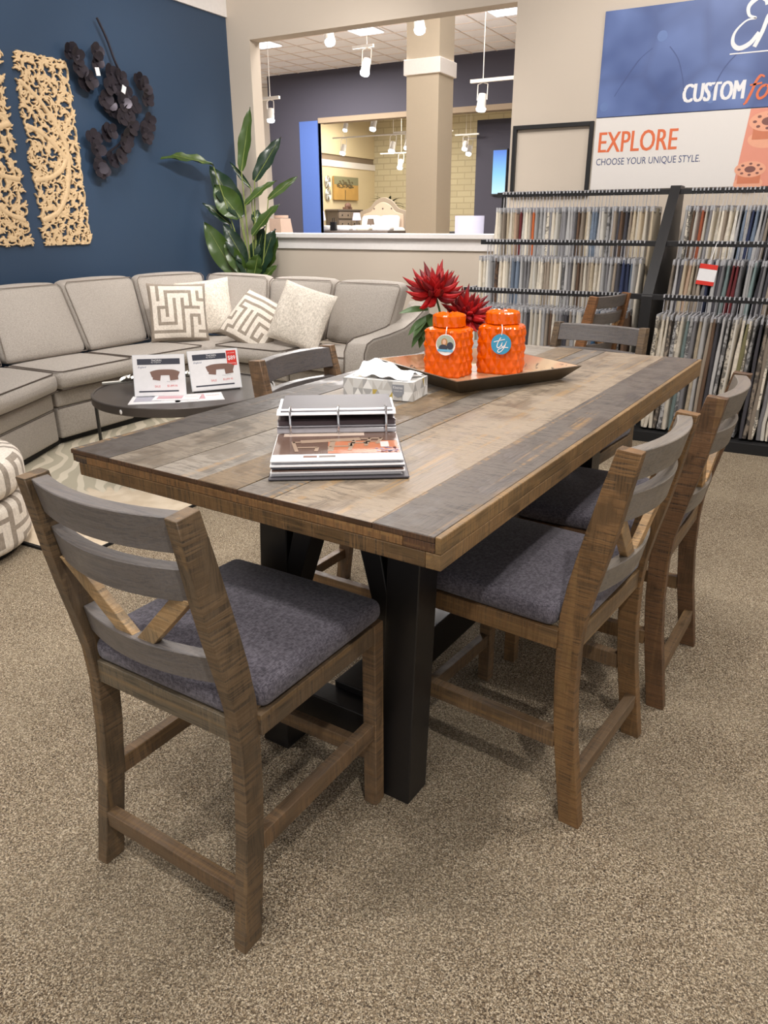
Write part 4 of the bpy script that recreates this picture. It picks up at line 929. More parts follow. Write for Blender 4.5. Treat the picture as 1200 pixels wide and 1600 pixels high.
# ------------------------------------------------------------------ carved wall panels (pierced scroll work on the blue wall)
import numpy as np
def carved_panel(y0, z0, W_, H_, seed, label, mirror=False):
    """relief carving: a height field of overlapping strokes, pierced where no stroke runs"""
    rnd = random.Random(seed); F = frame((-5.187, y0, z0), (0, 1, 0), (0, 0, 1)); t = empty('carved_wall_panel', (0, 0, 0), 0, label, 'wall art', 'carved pierced wooden wall panels'); t.matrix_world = F
    s_ = 0.0038; x0, y0_ = -0.03, -0.012; nx, ny = int((W_ + 0.06) / s_), int((H_ + 0.024) / s_)
    X, Y = np.meshgrid(x0 + s_ * np.arange(nx + 1), y0_ + s_ * np.arange(ny + 1)); Hf = np.zeros_like(X)
    mx = (lambda x: W_ - x) if mirror else (lambda x: x)
    def stroke_f(P, wd, lift=0.0, amp=1.0):
        P = [(float(p[0]), float(p[1])) for p in P]
        for (ax, ay), (bx, by), wa, wb in zip(P[:-1], P[1:], wd[:-1], wd[1:]):
            m_ = max(wa, wb) / 2 + s_; i0 = max(0, int((min(ax, bx) - m_ - x0) / s_)); i1 = min(nx, int((max(ax, bx) + m_ - x0) / s_) + 1); j0 = max(0, int((min(ay, by) - m_ - y0_) / s_)); j1 = min(ny, int((max(ay, by) + m_ - y0_) / s_) + 1)
            if i1 <= i0 or j1 <= j0: continue
            xs_ = X[j0:j1 + 1, i0:i1 + 1]; ys_ = Y[j0:j1 + 1, i0:i1 + 1]; dx, dy = bx - ax, by - ay; L2 = dx * dx + dy * dy + 1e-12
            tt = np.clip(((xs_ - ax) * dx + (ys_ - ay) * dy) / L2, 0, 1); d = np.hypot(xs_ - ax - tt * dx, ys_ - ay - tt * dy); w_ = (wa + (wb - wa) * tt) / 2
            h = np.sqrt(np.clip(1 - (d / w_) ** 2, 0, 1)); h = np.where(h > 0, lift + amp * (0.35 + 0.65 * h), 0); Hf[j0:j1 + 1, i0:i1 + 1] = np.maximum(Hf[j0:j1 + 1, i0:i1 + 1], h)
    step = 0.056; nyc = int(H_ / step); nxc = int(round(W_ / step))
    for j in range(nyc + 1):
        for i in range(nxc + 1):
            x = (i + (0.5 if j % 2 else 0)) * W_ / nxc + rnd.uniform(-0.009, 0.009); y = j * H_ / nyc + rnd.uniform(-0.009, 0.009)
            if x > W_ + 0.005: continue
            x = min(max(x, 0.020), W_ - 0.020); y = min(max(y, 0.020), H_ - 0.020); a0 = rnd.random() * 2 * PI; dirr = 1 if rnd.random() < 0.5 else -1
            L = rnd.uniform(0.85, 1.1); P = [(x + 0.035 * L * (1 - 0.76 * q) * math.cos(a0 + dirr * q * 3.9), y + 0.035 * L * (1 - 0.76 * q) * math.sin(a0 + dirr * q * 3.9)) for q in [k / 9 for k in range(10)]]
            stroke_f(P, [0.0105 + 0.007 * math.sin(PI * q) for q in [k / 9 for k in range(10)]], 0, 0.8)
            for k in range(3):
                a = a0 + PI + (k - 1) * 0.62; Lf = rnd.uniform(0.036, 0.046); P = [(x + (0.004 + Lf * q) * math.cos(a + 0.6 * dirr * q * q), y + (0.004 + Lf * q) * math.sin(a + 0.6 * dirr * q * q)) for q in [m / 5 for m in range(6)]]
                stroke_f(P, [0.008, 0.011, 0.0145, 0.0165, 0.0155, 0.012], 0, 0.75 + 0.2 * rnd.random())
    for k in range(9):
        y = H_ * (k + 0.5) / 9; stroke_f([(W_ - 0.012 + 0.022 * math.sin(PI * q / 8), y + (q / 8 - 0.5) * H_ / 9) for q in range(9)], [0.013] * 9, 0, 0.8) if not mirror else stroke_f([(0.012 - 0.022 * math.sin(PI * q / 8), y + (q / 8 - 0.5) * H_ / 9) for q in range(9)], [0.013] * 9, 0, 0.8)
    for k in range(7): x = W_ * (k + 0.5) / 7; [stroke_f([(x + (q / 8 - 0.5) * W_ / 7, yy + sg_ * 0.008 * math.sin(PI * q / 8)) for q in range(9)], [0.014] * 9, 0, 0.8) for yy, sg_ in ((0.010, -1), (H_ - 0.010, 1))]
    big = catmull([(0.02, H_ - 0.19), (0.16, H_ - 0.30), (0.28, H_ - 0.47), (0.335, H_ * 0.5), (0.29, 0.40), (0.18, 0.235), (0.03, 0.17)], 8)
    ch1 = catmull([(0.02, H_ * 0.63), (0.13, H_ * 0.60), (0.25, H_ * 0.53), (0.32, H_ * 0.475)], 6); ch2 = catmull([(0.32, H_ * 0.475), (0.25, H_ * 0.41), (0.14, H_ * 0.365), (0.02, H_ * 0.35)], 6)
    for P in (big, ch1, ch2):
        P = [(mx(p[0]), p[1]) for p in P]; n_ = len(P); stroke_f(P, [0.044] * n_, 0.0, 0.001); stroke_f(P, [0.032] * n_, 0.55, 0.7)
        Hf_m = None
    vid = -np.ones_like(X, dtype=int); vs = []; fs = []; keep = (Hf[:-1, :-1] > 0) & (Hf[1:, :-1] > 0) & (Hf[:-1, 1:] > 0) & (Hf[1:, 1:] > 0)
    def vv(j, i):
        if vid[j, i] < 0: vid[j, i] = len(vs); vs.append((X[j, i], Y[j, i], 0.010 + 0.010 * Hf[j, i]))
        return int(vid[j, i])
    for j, i in zip(*np.nonzero(keep)): fs.append((vv(j, i), vv(j, i + 1), vv(j + 1, i + 1), vv(j + 1, i)))
    edge = {}
    for f in fs:
        for k in range(4):
            a, b_ = f[k], f[(k + 1) % 4]
            if (b_, a) in edge: del edge[(b_, a)]
            else: edge[(a, b_)] = 1
    low = {}
    def lo(a):
        if a not in low: low[a] = len(vs); vs.append((vs[a][0], vs[a][1], 0.001))
        return low[a]
    for a, b_ in list(edge): fs.append((b_, a, lo(a), lo(b_)))
    me = bpy.data.meshes.new('carved_relief'); me.from_pydata([tuple(map(float, v)) for v in vs], [], fs); me.materials.append(M['carve']); me.polygons.foreach_set('use_smooth', [True] * len(me.polygons)); me.set_sharp_from_angle(angle=R(60))
    o = bpy.data.objects.new('carved_relief', me); COL.objects.link(o); o.parent = t
    MB().box(0.10, 0.13, H_ - 0.10, H_ - 0.07, -0.001, 0.004).build('hanging_cleat', M['carve'], t); return t
carved_panel(4.04, 1.245, 0.435, 1.275, 3, 'right carved cream wooden panel hanging next to the black metal flower')
carved_panel(3.475, 1.245, 0.45, 1.275, 7, 'left carved cream wooden panel cut by the edge of the picture', True)
# ------------------------------------------------------------------ metal orchid wall sculpture
F = frame((-5.185, 4.5, 1.7), (0, 1, 0), (0, 0, 1)); ws = empty('metal_flower_spray', (0, 0, 0), 0, 'black metal orchid spray sculpture hanging on the blue wall with two white tags', 'wall art'); ws.matrix_world = F
MB().tube([(p[0], p[1], 0.05) for p in catmull([(0.295, 1.154), (0.367, 1.032), (0.425, 0.889), (0.465, 0.82), (0.509, 0.722), (0.52, 0.6), (0.50, 0.45), (0.38, 0.30), (0.2, 0.2)], 4)], 0.009, 8).build('stem', M['petalmetal'], ws, smooth=True)
random.seed(14)
spots_ = [(0.036, .85), (-0.01, .884), (0.236, .923), (0.236, .859), (0.039, .775), (0.136, .716), (0.101, .69), (0.37, .791), (0.465, .773), (0.321, .696), (0.673, .787), (0.68, .742), (0.272, .602), (0.314, .584), (0.435, .598), (0.57, .59), (0.708, .652), (0.49, .521), (0.401, .48), (0.74, .489), (0.647, .408), (0.675, .363), (0.264, .376), (0.227, .35), (0.46, .345), (0.383, .292), (0.094, .316), (0.109, .227), (0.332, .195), (0.26, .167), (0.148, .091), (0.099, .103), (0.39, .70), (0.50, .66), (0.36, .53), (0.52, .43)]
for (x, y) in spots_:
    a0 = random.random() * 6.28; z = random.uniform(0.03, 0.085); mb = MB()
    for k in range(4):
        a = a0 + k * PI / 2 + random.uniform(-0.2, 0.2); d = Vector((math.cos(a), math.sin(a), random.uniform(0.1, 0.55))).normalized(); r = random.uniform(0.034, 0.046); c = Vector((x, y, z)) + d * r * 0.9
        u = d; v_ = Vector((-math.sin(a), math.cos(a), 0)); n_ = u.cross(v_); vs = [c + n_ * -0.004]
        for q in range(10): b = 2 * PI * q / 10; vs.append(c + (u * math.cos(b) + v_ * math.sin(b)) * r)
        m_ = len(vs); vs += [v + n_ * 0.002 for v in vs]
        mb.add(vs, [(0, 1 + q, 1 + (q + 1) % 10) for q in range(10)] + [(m_, m_ + 1 + (q + 1) % 10, m_ + 1 + q) for q in range(10)] + [(1 + q, m_ + 1 + q, m_ + 1 + (q + 1) % 10, 1 + (q + 1) % 10) for q in range(10)])
    mb.sph((x, y, z + 0.008), 0.010, 6, 4); mb.build('flower', M['petalmetal'], ws, smooth=True, angle=40)
for (x, y, r_) in ((0.177, 0.773, 8), (0.423, 0.683, -22)):
    MB().box(-0.02, 0.02, -0.028, 0.028, 0.115, 0.117).build('price_tag', M['paper'], ws, M=Matrix.Translation((x, y, 0)) @ Matrix.Rotation(R(r_), 4, 'Z'))
# ------------------------------------------------------------------ tall artificial plant behind the corner of the sofa
PC = Vector((-4.74, 6.02, 0)); pl = empty('potted_plant', PC, 0, 'tall artificial bird of paradise plant in the corner behind the sofa', 'plant')
MB().lathe([(0.13, 0), (0.17, 0.30), (0.18, 0.32), (0.165, 0.32), (0.15, 0.28), (0.0001, 0.27)], 32, cap=False).lathe([(0.0001, 0), (0.13, 0)], 32, cap=False).build('pot', M['blackmetal'], pl, smooth=True)
A = Vector((0.876, 0.482, 0)).normalized(); D = Vector((-0.482, 0.876, 0)).normalized(); K = 1 / 168.0
random.seed(12)
LV = [((376, 276), (395, 192), 19, 'leafp', .05, -.02), ((334, 268), (264, 250), 19, 'leafp', -.1, .25), ((372, 342), (328, 268), 34, 'leafd', .05, .3), ((395, 290), (437, 230), 22, 'leafd', .1, .1), ((379, 324), (425, 287), 14, 'leafp', .0, .25),
      ((416, 316), (462, 284), 12, 'leafp', -.05, .2), ((388, 368), (430, 322), 17, 'leafp', -.1, .2), ((370, 342), (334, 296), 38, 'leafp', -.02, .15), ((352, 352), (313, 320), 14, 'leafd', .1, .3), ((356, 428), (314, 350), 34, 'leafp', -.05, .1),
      ((375, 410), (345, 352), 26, 'leafd', -.1, .2), ((372, 425), (344, 378), 24, 'leafp', -.12, .2), ((384, 420), (404, 356), 24, 'leafd', .05, .1), ((392, 430), (421, 360), 30, 'leafd', 0, .15), ((400, 428), (424, 372), 26, 'leafp', .1, .1),
      ((402, 432), (424, 412), 12, 'leafp', -.1, .2), ((380, 430), (360, 392), 20, 'leafd', -.1, .1), ((392, 352), (396, 330), 16, 'leafd', .12, .3), ((366, 432), (334, 400), 26, 'leafd', .1, .2), ((388, 300), (356, 262), 8, 'leafd', .15, .2), ((386, 430), (396, 396), 26, 'leafp', -.12, .1)]
def PX(q, dd): a = (q[0] - 387) * K; z = 0.90 + (430 - q[1]) * K * 1.02; return A * a * 1.0 + D * dd * 0.6 + Vector((0, 0, z))
def clampw(p):
    q = p + PC; c_ = Vector((0, 0, 1.40))
    return c_ + (q - c_) * (-5.08 / q.x) - PC if q.x < -5.08 else p
for i, (b_, t_, wpx, m_, dd, curl) in enumerate(LV):
    p0 = clampw(PX(b_, dd * 0.5)); p1 = clampw(PX(t_, dd)); d = p1 - p0; mb = MB(); toward = Vector((0.45, -0.82, 0.35))
    leafmesh(mb, p0 + Vector((0, 0, 0)), d, toward + Vector((random.uniform(-.4, .4), random.uniform(-.2, .2), random.uniform(0, .5))), d.length * 1.03, wpx * K * 1.12, curl * 0.5, 10, fold=0.25, tipdrop=0.0, wavy=0.11)
    lf = mb.build('leaf', M[m_], pl, smooth=True, angle=70)
    r0 = Vector((random.uniform(-.03, .03), random.uniform(-.03, .03), 0.27)); mid = (r0 + p0) * 0.5 + (A * (p0.dot(A)) * -0.18)
    MB().tube([r0, mid, p0, p0 + d * 0.85 + toward * (-curl * 0.5 * d.length * 0.3)], [0.008, 0.007, 0.005, 0.0015], 6).build('stalk', M['stem'], lf, smooth=True)
# ------------------------------------------------------------------ fabric swatch rack
RK = empty('swatch_rack', (-1.0, 5.6, 0), 0, 'black three tier display rack full of hanging fabric swatches', 'rack')
def RL_(mb, x0, x1, y0, y1, z0, z1): return mb.box(x0 + 1.0, x1 + 1.0, y0 - 5.6, y1 - 5.6, z0, z1)
TI = [(5.90, 1.594, 'top'), (5.60, 1.262, 'middle'), (5.30, 0.940, 'bottom')]; XL, XR = -2.24, 0.55
BAYS = [(-2.22, -1.01), (-0.86, 0.50)]
for (y, z, nm) in TI: RL_(MB(), XL, XR, y - 0.012, y + 0.012, z - 0.03, z + 0.005).build('rail', M['blackmetal'], RK, bevel=0.002)
for xc in (-0.935, 0.55):
    w_ = 0.012 if xc != -0.935 else 0.034; e_ = 0.12 if xc != -0.935 else 0.0
    MB().prism([(5.98 - 5.6, 1.62), (5.885 + e_ * 0.3 - 5.6, 1.62), (5.28 + e_ - 5.6, 0.93), (5.27 + e_ - 5.6, 0.10), (5.20 - 5.6, 0), (6.15 - 5.6, 0), (6.05 - 5.6, 1.62)], xc + 1.0 - w_, xc + 1.0 + w_, axis='x').build('side_frame', M['blackmetal'], RK)
RL_(MB(), XL, XR, 5.12, 6.1, 0.0, 0.07).build('plinth', M['plinth'], RK, bevel=0.003); RL_(MB(), XL + 0.05, XR - 0.05, 5.98, 6.0, 0.07, 1.56).build('back_panel', plain('rack_back', (120, 112, 104), 0.8), RK) if False else None
fy = 6.385
RL_(MB(), XL, XL + 0.03, 5.99, 6.02, 0.0, 1.60).build('post', M['blackmetal'], RK, bevel=0.002)
for (y, z, nm) in TI: RL_(MB(), XL, XL + 0.02, y, 6.0, z - 0.025, z).build('bracket', M['blackmetal'], RK)
hf = MB(); hf.box(-2.315, -2.285, fy - 0.02, fy + 0.012, 1.58, 2.105).box(-2.285, -1.70, fy - 0.02, fy + 0.012, 2.075, 2.105).box(-1.70, -1.67, fy - 0.02, fy + 0.012, 1.58, 2.105).box(-2.285, -1.70, fy - 0.02, fy + 0.012, 1.58, 1.615)
hfo = hf.build('empty_frame', M['blackmetal'], None, bevel=0.002); tag(hfo, 'empty black frame on the beige wall left of the EXPLORE sign', 'frame')
PAL = {'c': ('cream', (226, 216, 198)), 'i': ('ivory', (232, 226, 214)), 'b': ('beige', (200, 184, 158)), 't': ('taupe', (158, 144, 128)), 'g': ('light grey', (186, 184, 182)), 'm': ('mid grey', (138, 136, 138)), 'k': ('charcoal', (74, 72, 78)),
       'n': ('navy', (48, 58, 90)), 's': ('slate blue', (120, 134, 152)), 'u': ('blue', (60, 104, 142)), 'r': ('rust', (160, 84, 54)), 'o': ('orange', (206, 106, 58)), 'w': ('brown', (104, 80, 62)), 'y': ('yellow', (226, 196, 40)), 'd': ('dark red', (112, 40, 44)),
       'l': ('olive', (128, 122, 84)), 'p': ('peach', (214, 182, 154)), 'e': ('teal grey', (122, 140, 138))}
SEQ = {(0, 0): 'cctbcbpdiccogggCmcimmggmwtbcssgiGgtkwktbcbctbnngungpkty', (0, 1): 'gCwircmccctcigsgnsgmtkgkPLCClibClgCcwgc', (1, 0): 'ccigmWcccgssgmmciccttcciGgmcwtctbccgmgtknnsgcgGcitgg', (1, 1): 'tgkbpbttmngkmeddmggekmktwtrlgwrwktkwGmkgw',
       (2, 0): 'ttcitgmktmmkmmgicgmkcicgtwcgmktgcicgmuukgicGwC', (2, 1): 'CccTGCceGmbgtwkgGCiclCGkTtCmickIGCkGmtCbGkIlGCkwb'}
def swatch_mesh(Lz, seed):
    rnd = random.Random(seed); mb = MB(); tk = 0.0115; dy = 0.125; nz = 7; vs = []
    for k in range(nz + 1):
        z = -Lz * k / nz; a = tk * (0.55 + 0.45 * min(1, k / 2)) * rnd.uniform(0.85, 1.15); dx = rnd.uniform(-0.002, 0.002) * k / 2; e = dy * rnd.uniform(0.97, 1.0)
        vs += [(-a + dx, -e, z), (-a * 0.5 + dx, -e - 0.006, z), (a * 0.5 + dx, -e - 0.006, z), (a + dx, -e, z), (a + dx, e, z), (-a + dx, e, z)]
    fs = [tuple(range(6)), tuple(nz * 6 + k for k in range(6))[::-1]]
    for k in range(nz):
        for q in range(6): fs.append((k * 6 + q, k * 6 + 6 + q, k * 6 + 6 + (q + 1) % 6, k * 6 + (q + 1) % 6))
    me = bpy.data.meshes.new('swatch'); me.from_pydata([v for v in mb.add(vs, fs).v], [], mb.f); me.materials.append(M['swatch'])
    bm = bmesh.new(); bm.from_mesh(me); bmesh.ops.recalc_face_normals(bm, faces=bm.faces); bm.to_mesh(me); bm.free()
    me.polygons.foreach_set('use_smooth', [True] * len(me.polygons)); me.set_sharp_from_angle(angle=R(50)); return me
hm = MB(); hm.box(-0.0014, 0.0014, -0.006, 0.006, 0.0, 0.095).box(-0.0055, 0.0055, -0.13, 0.13, -0.020, 0.012).box(-0.0045, 0.0045, -0.024, -0.012, 0.108, 0.126).box(-0.003, 0.003, -0.02, 0.02, 0.120, 0.127)
for k in (-0.09, 0.09): hm.box(-0.009, 0.009, k - 0.03, k + 0.03, -0.028, 0.004)
hme = hm.build('hanger', M['swclear']); hmesh = hme.data; bpy.data.objects.remove(hme)
lens_ = {0: 0.70, 1: 0.70, 2: 0.735}; meshes = {}
for ti in range(3):
    for v in range(4): meshes[(ti, v)] = swatch_mesh(lens_[ti], ti * 10 + v)
random.seed(77)
ORD = ['first', 'second', 'third', 'fourth', 'fifth', 'sixth', 'seventh', 'eighth', 'ninth', 'tenth', 'eleventh', 'twelfth', 'thirteenth', 'fourteenth', 'fifteenth', 'sixteenth', 'seventeenth', 'eighteenth', 'nineteenth', 'twentieth']
def ordn(n):
    if n <= 20: return ORD[n - 1]
    tens = {2: 'twenty', 3: 'thirty', 4: 'forty', 5: 'fifty'}[n // 10]; return tens + '-' + ORD[n % 10 - 1] if n % 10 else {30: 'thirtieth', 40: 'fortieth', 50: 'fiftieth'}[n]
for ti, (y, z, nm) in enumerate(TI):
    for bi_, (x0, x1) in enumerate(BAYS):
        if bi_ == 1: x1 = 0.14 if ti == 0 else (0.06 if ti == 1 else 0.02)
        s_ = SEQ[(ti, bi_)]; n = min(len(s_), int((x1 - x0 - 0.03) / 0.0262))
        ztop = z - 0.118; cnt = {}
        for i in range(n):
            x = x0 + 0.02 + (x1 - x0 - 0.04) * (i + 0.5) / n + random.uniform(-0.003, 0.003)
            ch = s_[i]; cn, cc = PAL[ch.lower()]; o = bpy.data.objects.new('fabric_swatch', meshes[(ti, random.randrange(4))]); COL.objects.link(o)
            o.location = (x, y - 0.005, ztop); o.rotation_euler = (random.uniform(-0.02, 0.02), (0.03 if bi_ else 0.0) * (1 + random.random()) * (1 if ti < 2 else 0.6) + random.uniform(-0.012, 0.012), random.uniform(-0.08, 0.08)); o.scale = (random.uniform(0.85, 1.2), 1, 1)
            v = random.uniform(0.86, 1.06); alpha = 0.25 if ch.isupper() else random.choice([1, 1, 1, 0.85]); setcol(o, [min(255, q * v) for q in cc], alpha)
            o.name = 'fabric_swatch'; pat = 'patterned ' if ch.isupper() else ''
            tag(o, '%s %sfabric swatch, %s from left on the %s rail of the %s bay' % (cn, pat, ordn(i + 1), nm, ('left', 'right')[bi_]), 'fabric swatch', 'fabric swatches hanging on the rack')
            h = bpy.data.objects.new('hanger', hmesh); COL.objects.link(h); h.parent = o; h.location = (0, 0, 0)
# price ticket on one swatch
tk = MB().box(-0.055, 0.055, -0.001, 0.001, -0.13, 0).build('price_ticket', M['paper']); tk.location = (-0.60, 5.46, 1.13); tk.rotation_euler = (0, R(6), 0); tag(tk, 'white and red price ticket hanging on the middle rail swatches', 'ticket')
Ft = frame((-0.0, -0.0012, 0), (1, 0, 0), (0, 0, 1))
for za, zb in ((-0.03, 0), (-0.13, -0.105)): mb = MB(); rect(mb, Ft, -0.055, 0.055, za, zb); mb.build('red_band', M['inkred'], tk)
MB().tube([(0, 0, 0), (0, 0.12, 0.13)], 0.002, 5).build('ticket_string', M['paper'], tk)
# ------------------------------------------------------------------ wall sign
F = frame((-1.655, 6.388, 1.62), (1, 0, 0), (0, 0, 1)); sg = empty('wall_sign', (0, 0, 0), 0, 'large blue and white advertising sign reading CUSTOM and EXPLORE above the swatches', 'sign'); sg.matrix_world = F; I4 = Matrix.Identity(4)
MB().box(0.0, 2.3, 0.505, 1.195, -0.01, 0.012).build('blue_panel', M['bluesign'], sg, bevel=0.002); MB().box(0.0, 2.3, 0.0, 0.50, -0.01, 0.014).build('white_panel', plain('sign_white', (232, 226, 220), 0.45, noise=0.01), sg, bevel=0.002)
zt_ = 0.012
for (x, y, r) in ((0.42, 1.00, 0.035), (0.05, 0.575, 0.03), (0.80, 0.58, 0.03)):
    disc(Matrix.Translation((x, y, zt_)), r, 0, 0.0006).build('printed_button', plain('print_light_blue', (104, 128, 180), 0.5), sg)
fold = plain('print_fold_blue', (72, 88, 138), 0.5); mb = MB()
stroke(mb, I4, catmull([(0.36, 0.93), (0.27, 0.86), (0.17, 0.72), (0.12, 0.64)]), [0.004] * 6 + [0.008] * 7 + [0.004] * 6, zt_ + 0.0004); stroke(mb, I4, catmull([(0.48, 0.93), (0.55, 0.84), (0.60, 0.70), (0.61, 0.64)]), 0.006, zt_ + 0.0004); stroke(mb, I4, catmull([(1.05, 0.92), (0.95, 0.86), (0.86, 0.76), (0.80, 0.62)]), 0.007, zt_ + 0.0004); mb.build('printed_fold', fold, sg)
for q_ in (-0.006, -0.002, 0.002, 0.006): put_text('sign_lettering', 'CUSTOM', 0.612 + q_, 0.565, 0.400, 0.118, I4, M['paper'], sg, lift=zt_ + 0.001 + q_ * 0.02 + 0.0002)
mb = MB(); 
stroke(mb, I4, catmull([(1.13, 0.69), (1.105, 0.70), (1.08, 0.665), (1.06, 0.60), (1.035, 0.54), (1.02, 0.53)]), [0.012] * 6 + [0.018] * 19 + [0.012] * 6, zt_ + 0.001)
stroke(mb, I4, catmull([(1.045, 0.645), (1.09, 0.65), (1.12, 0.655)]), 0.012, zt_ + 0.001)
stroke(mb, I4, catmull([(1.15, 0.64), (1.12, 0.63), (1.10, 0.59), (1.115, 0.56), (1.15, 0.575), (1.165, 0.62), (1.15, 0.64)]), 0.017, zt_ + 0.001)
stroke(mb, I4, catmull([(1.165, 0.62), (1.21, 0.63), (1.235, 0.64), (1.225, 0.60), (1.235, 0.565), (1.27, 0.575)]), 0.015, zt_ + 0.001); mb.build('sign_script', M['inkorange'], sg)
mb = MB()
E_ = [(1.075, 1.115), (1.065, 1.145), (1.02, 1.165), (0.965, 1.12), (0.975, 1.065), (1.02, 1.045), (0.96, 1.035), (0.90, 0.975), (0.895, 0.91), (0.94, 0.875), (1.005, 0.90), (1.05, 0.96)]
stroke(mb, I4, catmull(E_, 6), [0.020 + 0.010 * math.sin(i * 0.14) for i in range(67)], zt_ + 0.001)
stroke(mb, I4, catmull([(1.035, 0.875), (1.07, 0.96), (1.10, 1.06), (1.13, 1.00), (1.17, 1.05), (1.20, 1.02), (1.19, 0.93), (1.23, 0.885)], 5), 0.026, zt_ + 0.0014); stroke(mb, I4, [(0.885, 0.845), (1.5, 0.845)], 0.008, zt_ + 0.001); mb.build('script_lettering', M['paper'], sg)
for q_ in (-0.003, 0.0, 0.003): put_text('sign_lettering', 'EXPLORE', 0.038 + q_, 0.262, 0.570, 0.142, I4, M['inkorange'], sg, lift=0.0152 + q_ * 0.02)
put_text('sign_lettering', 'CHOOSE YOUR UNIQUE STYLE.', 0.030, 0.165, 0.755, 0.056, I4, M['inkblue'], sg, lift=0.015)
salm = plain('salmon_print', (232, 152, 128), 0.5, noise=0.1, scale=4); sald = plain('dark_salmon_print', (132, 84, 76), 0.5, noise=0.2, scale=6); salm2 = plain('pale_salmon_print', (240, 172, 140), 0.5); salm3 = plain('bobbin_print', (214, 128, 92), 0.5, noise=0.15, scale=8)
mb = MB(); mb.hexa([(1.035, 0.001, 0.0145), (2.3, 0.001, 0.0145), (2.3, 0.499, 0.0145), (1.075, 0.499, 0.0145), (1.035, 0.001, 0.0152), (2.3, 0.001, 0.0152), (2.3, 0.499, 0.0152), (1.075, 0.499, 0.0152)]); pz = mb.build('printed_photo', salm, sg)
def bobbin(cx, cy, s):
    E2 = lambda dx, dy, rx, ry, l: Matrix.Translation((cx + dx * s, cy + dy * s, 0.0153 + l)) @ Matrix.Diagonal((rx * s, ry * s, 1, 1))
    disc(E2(0, -0.13, 0.155, 0.075, 0), 1, 0, 0.0003).build('printed_bobbin', salm2, pz); mb = MB(); rect(mb, Matrix.Translation((cx, cy, 0.0157)), -0.12 * s, 0.12 * s, -0.13 * s, 0.02 * s); mb.build('printed_thread', salm3, pz)
    disc(E2(0, 0.02, 0.165, 0.085, 0.0012), 1, 0, 0.0003).build('printed_bobbin', salm2, pz); disc(E2(0, 0.02, 0.058, 0.034, 0.0016), 1, 0, 0.0003).build('printed_hole', sald, pz)
    for k in range(8): a = k * PI / 4; disc(E2(0.115 * math.cos(a), 0.02 + 0.058 * math.sin(a), 0.018, 0.012, 0.0016), 1, 0, 0.0003, 10).build('printed_hole', sald, pz)
bobbin(1.20, 0.40, 0.75); bobbin(1.13, 0.10, 0.62)
# ------------------------------------------------------------------ next showroom, seen through the opening
co = empty('square_column', (-4.92, 10.24, 0), 0, 'square beige column with a white collar behind the half wall', 'column')
MB().box(-0.235, 0.235, -0.235, 0.235, 0, CZ + 0.02).build('shaft', M['beige2'], co, bevel=0.004); MB().box(-0.265, 0.265, -0.265, 0.265, 3.18, 3.36).build('collar', M['white'], co, bevel=0.006)
YD = 18.45
dw = MB(); dw.box(-13.7, -12.12, YD, YD + 0.12, 0, CZ + 0.02).box(-12.12, -4.5, YD, YD + 0.12, 3.92, CZ + 0.02).box(-4.5, 3, YD, YD + 0.12, 0, CZ + 0.02)
dwo = struct('wall_far', dw, M['darkwall']); tag(dwo, 'charcoal wall with a wide opening in the far showroom')
tag(struct('trim_3', MB().box(-12.12, -4.5, YD - 0.002, YD + 0.30, 3.80, 3.922), M['tanwall']), 'taupe underside of the far opening')
tag(struct('trim_4', MB().box(-12.70, -12.12, YD - 0.03, YD + 0.13, 0, 3.86), M['bluewall']), 'blue painted pier at the left of the far opening')
tag(struct('wall_far_left', MB().box(-19, -14.3, YD + 1.5, YD + 1.6, 0, CZ + 0.02), M['white']), 'white wall beyond the charcoal one')
tag(struct('wall_bedroom_left', MB().box(-15.45, -15.25, 19.5, 27, 0, 3.2).box(-15.45, -15.25, 19.5, 27, 3.55, CZ), M['creamwall']), 'cream wall of the far bedroom display')
tag(struct('trim_5', MB().box(-15.4, -15.22, 19.5, 27, 3.16, 3.36), M['white']), 'white cornice on the cream wall'); tag(struct('trim_6', MB().box(-15.45, -15.3, 19.5, 27, 3.3, 4.2), M['tanwall']), 'taupe upper wall above the cornice')
tag(struct('wall_bedroom_back', MB().box(-15.45, -3, 27, 27.2, 0, CZ + 0.02), M['brickwall']), 'pale stone patterned wall of the far bedroom display')
tag(struct('wall_bedroom_right', MB().box(-8.04, -4.6, 19.5, 19.62, 0, 3.74), M['darkwall']), 'dark grey wall right of the bedroom display')
# blue glowing display
bd = empty('display_screen', (-7.41, 19.43, 2.53), 0, 'bright blue backlit display panel at the right of the opening', 'screen')
MB().box(-0.16, 0.24, -0.02, 0.05, -0.53, 0.53).build('screen_body', M['blackmetal'], bd)
def m_scr():
    t = NT('blue_screen'); tc = t.N('ShaderNodeTexCoord'); s = t.N('ShaderNodeSeparateXYZ', Vector=tc.outputs['Generated']); c = t.ramp(s.outputs[2], [(0.0, lin((196, 238, 255))), (0.45, lin((140, 206, 250))), (1.0, lin((76, 124, 216)))]); t.l.new(c, t.b.inputs['Emission Color']); t.b.inputs['Emission Strength'].default_value = 1.0; t.set((0, 0, 0), 0.4); return t.m
MB().box(-0.13, 0.22, -0.026, -0.021, -0.50, 0.50).build('screen_glass', m_scr(), bd)
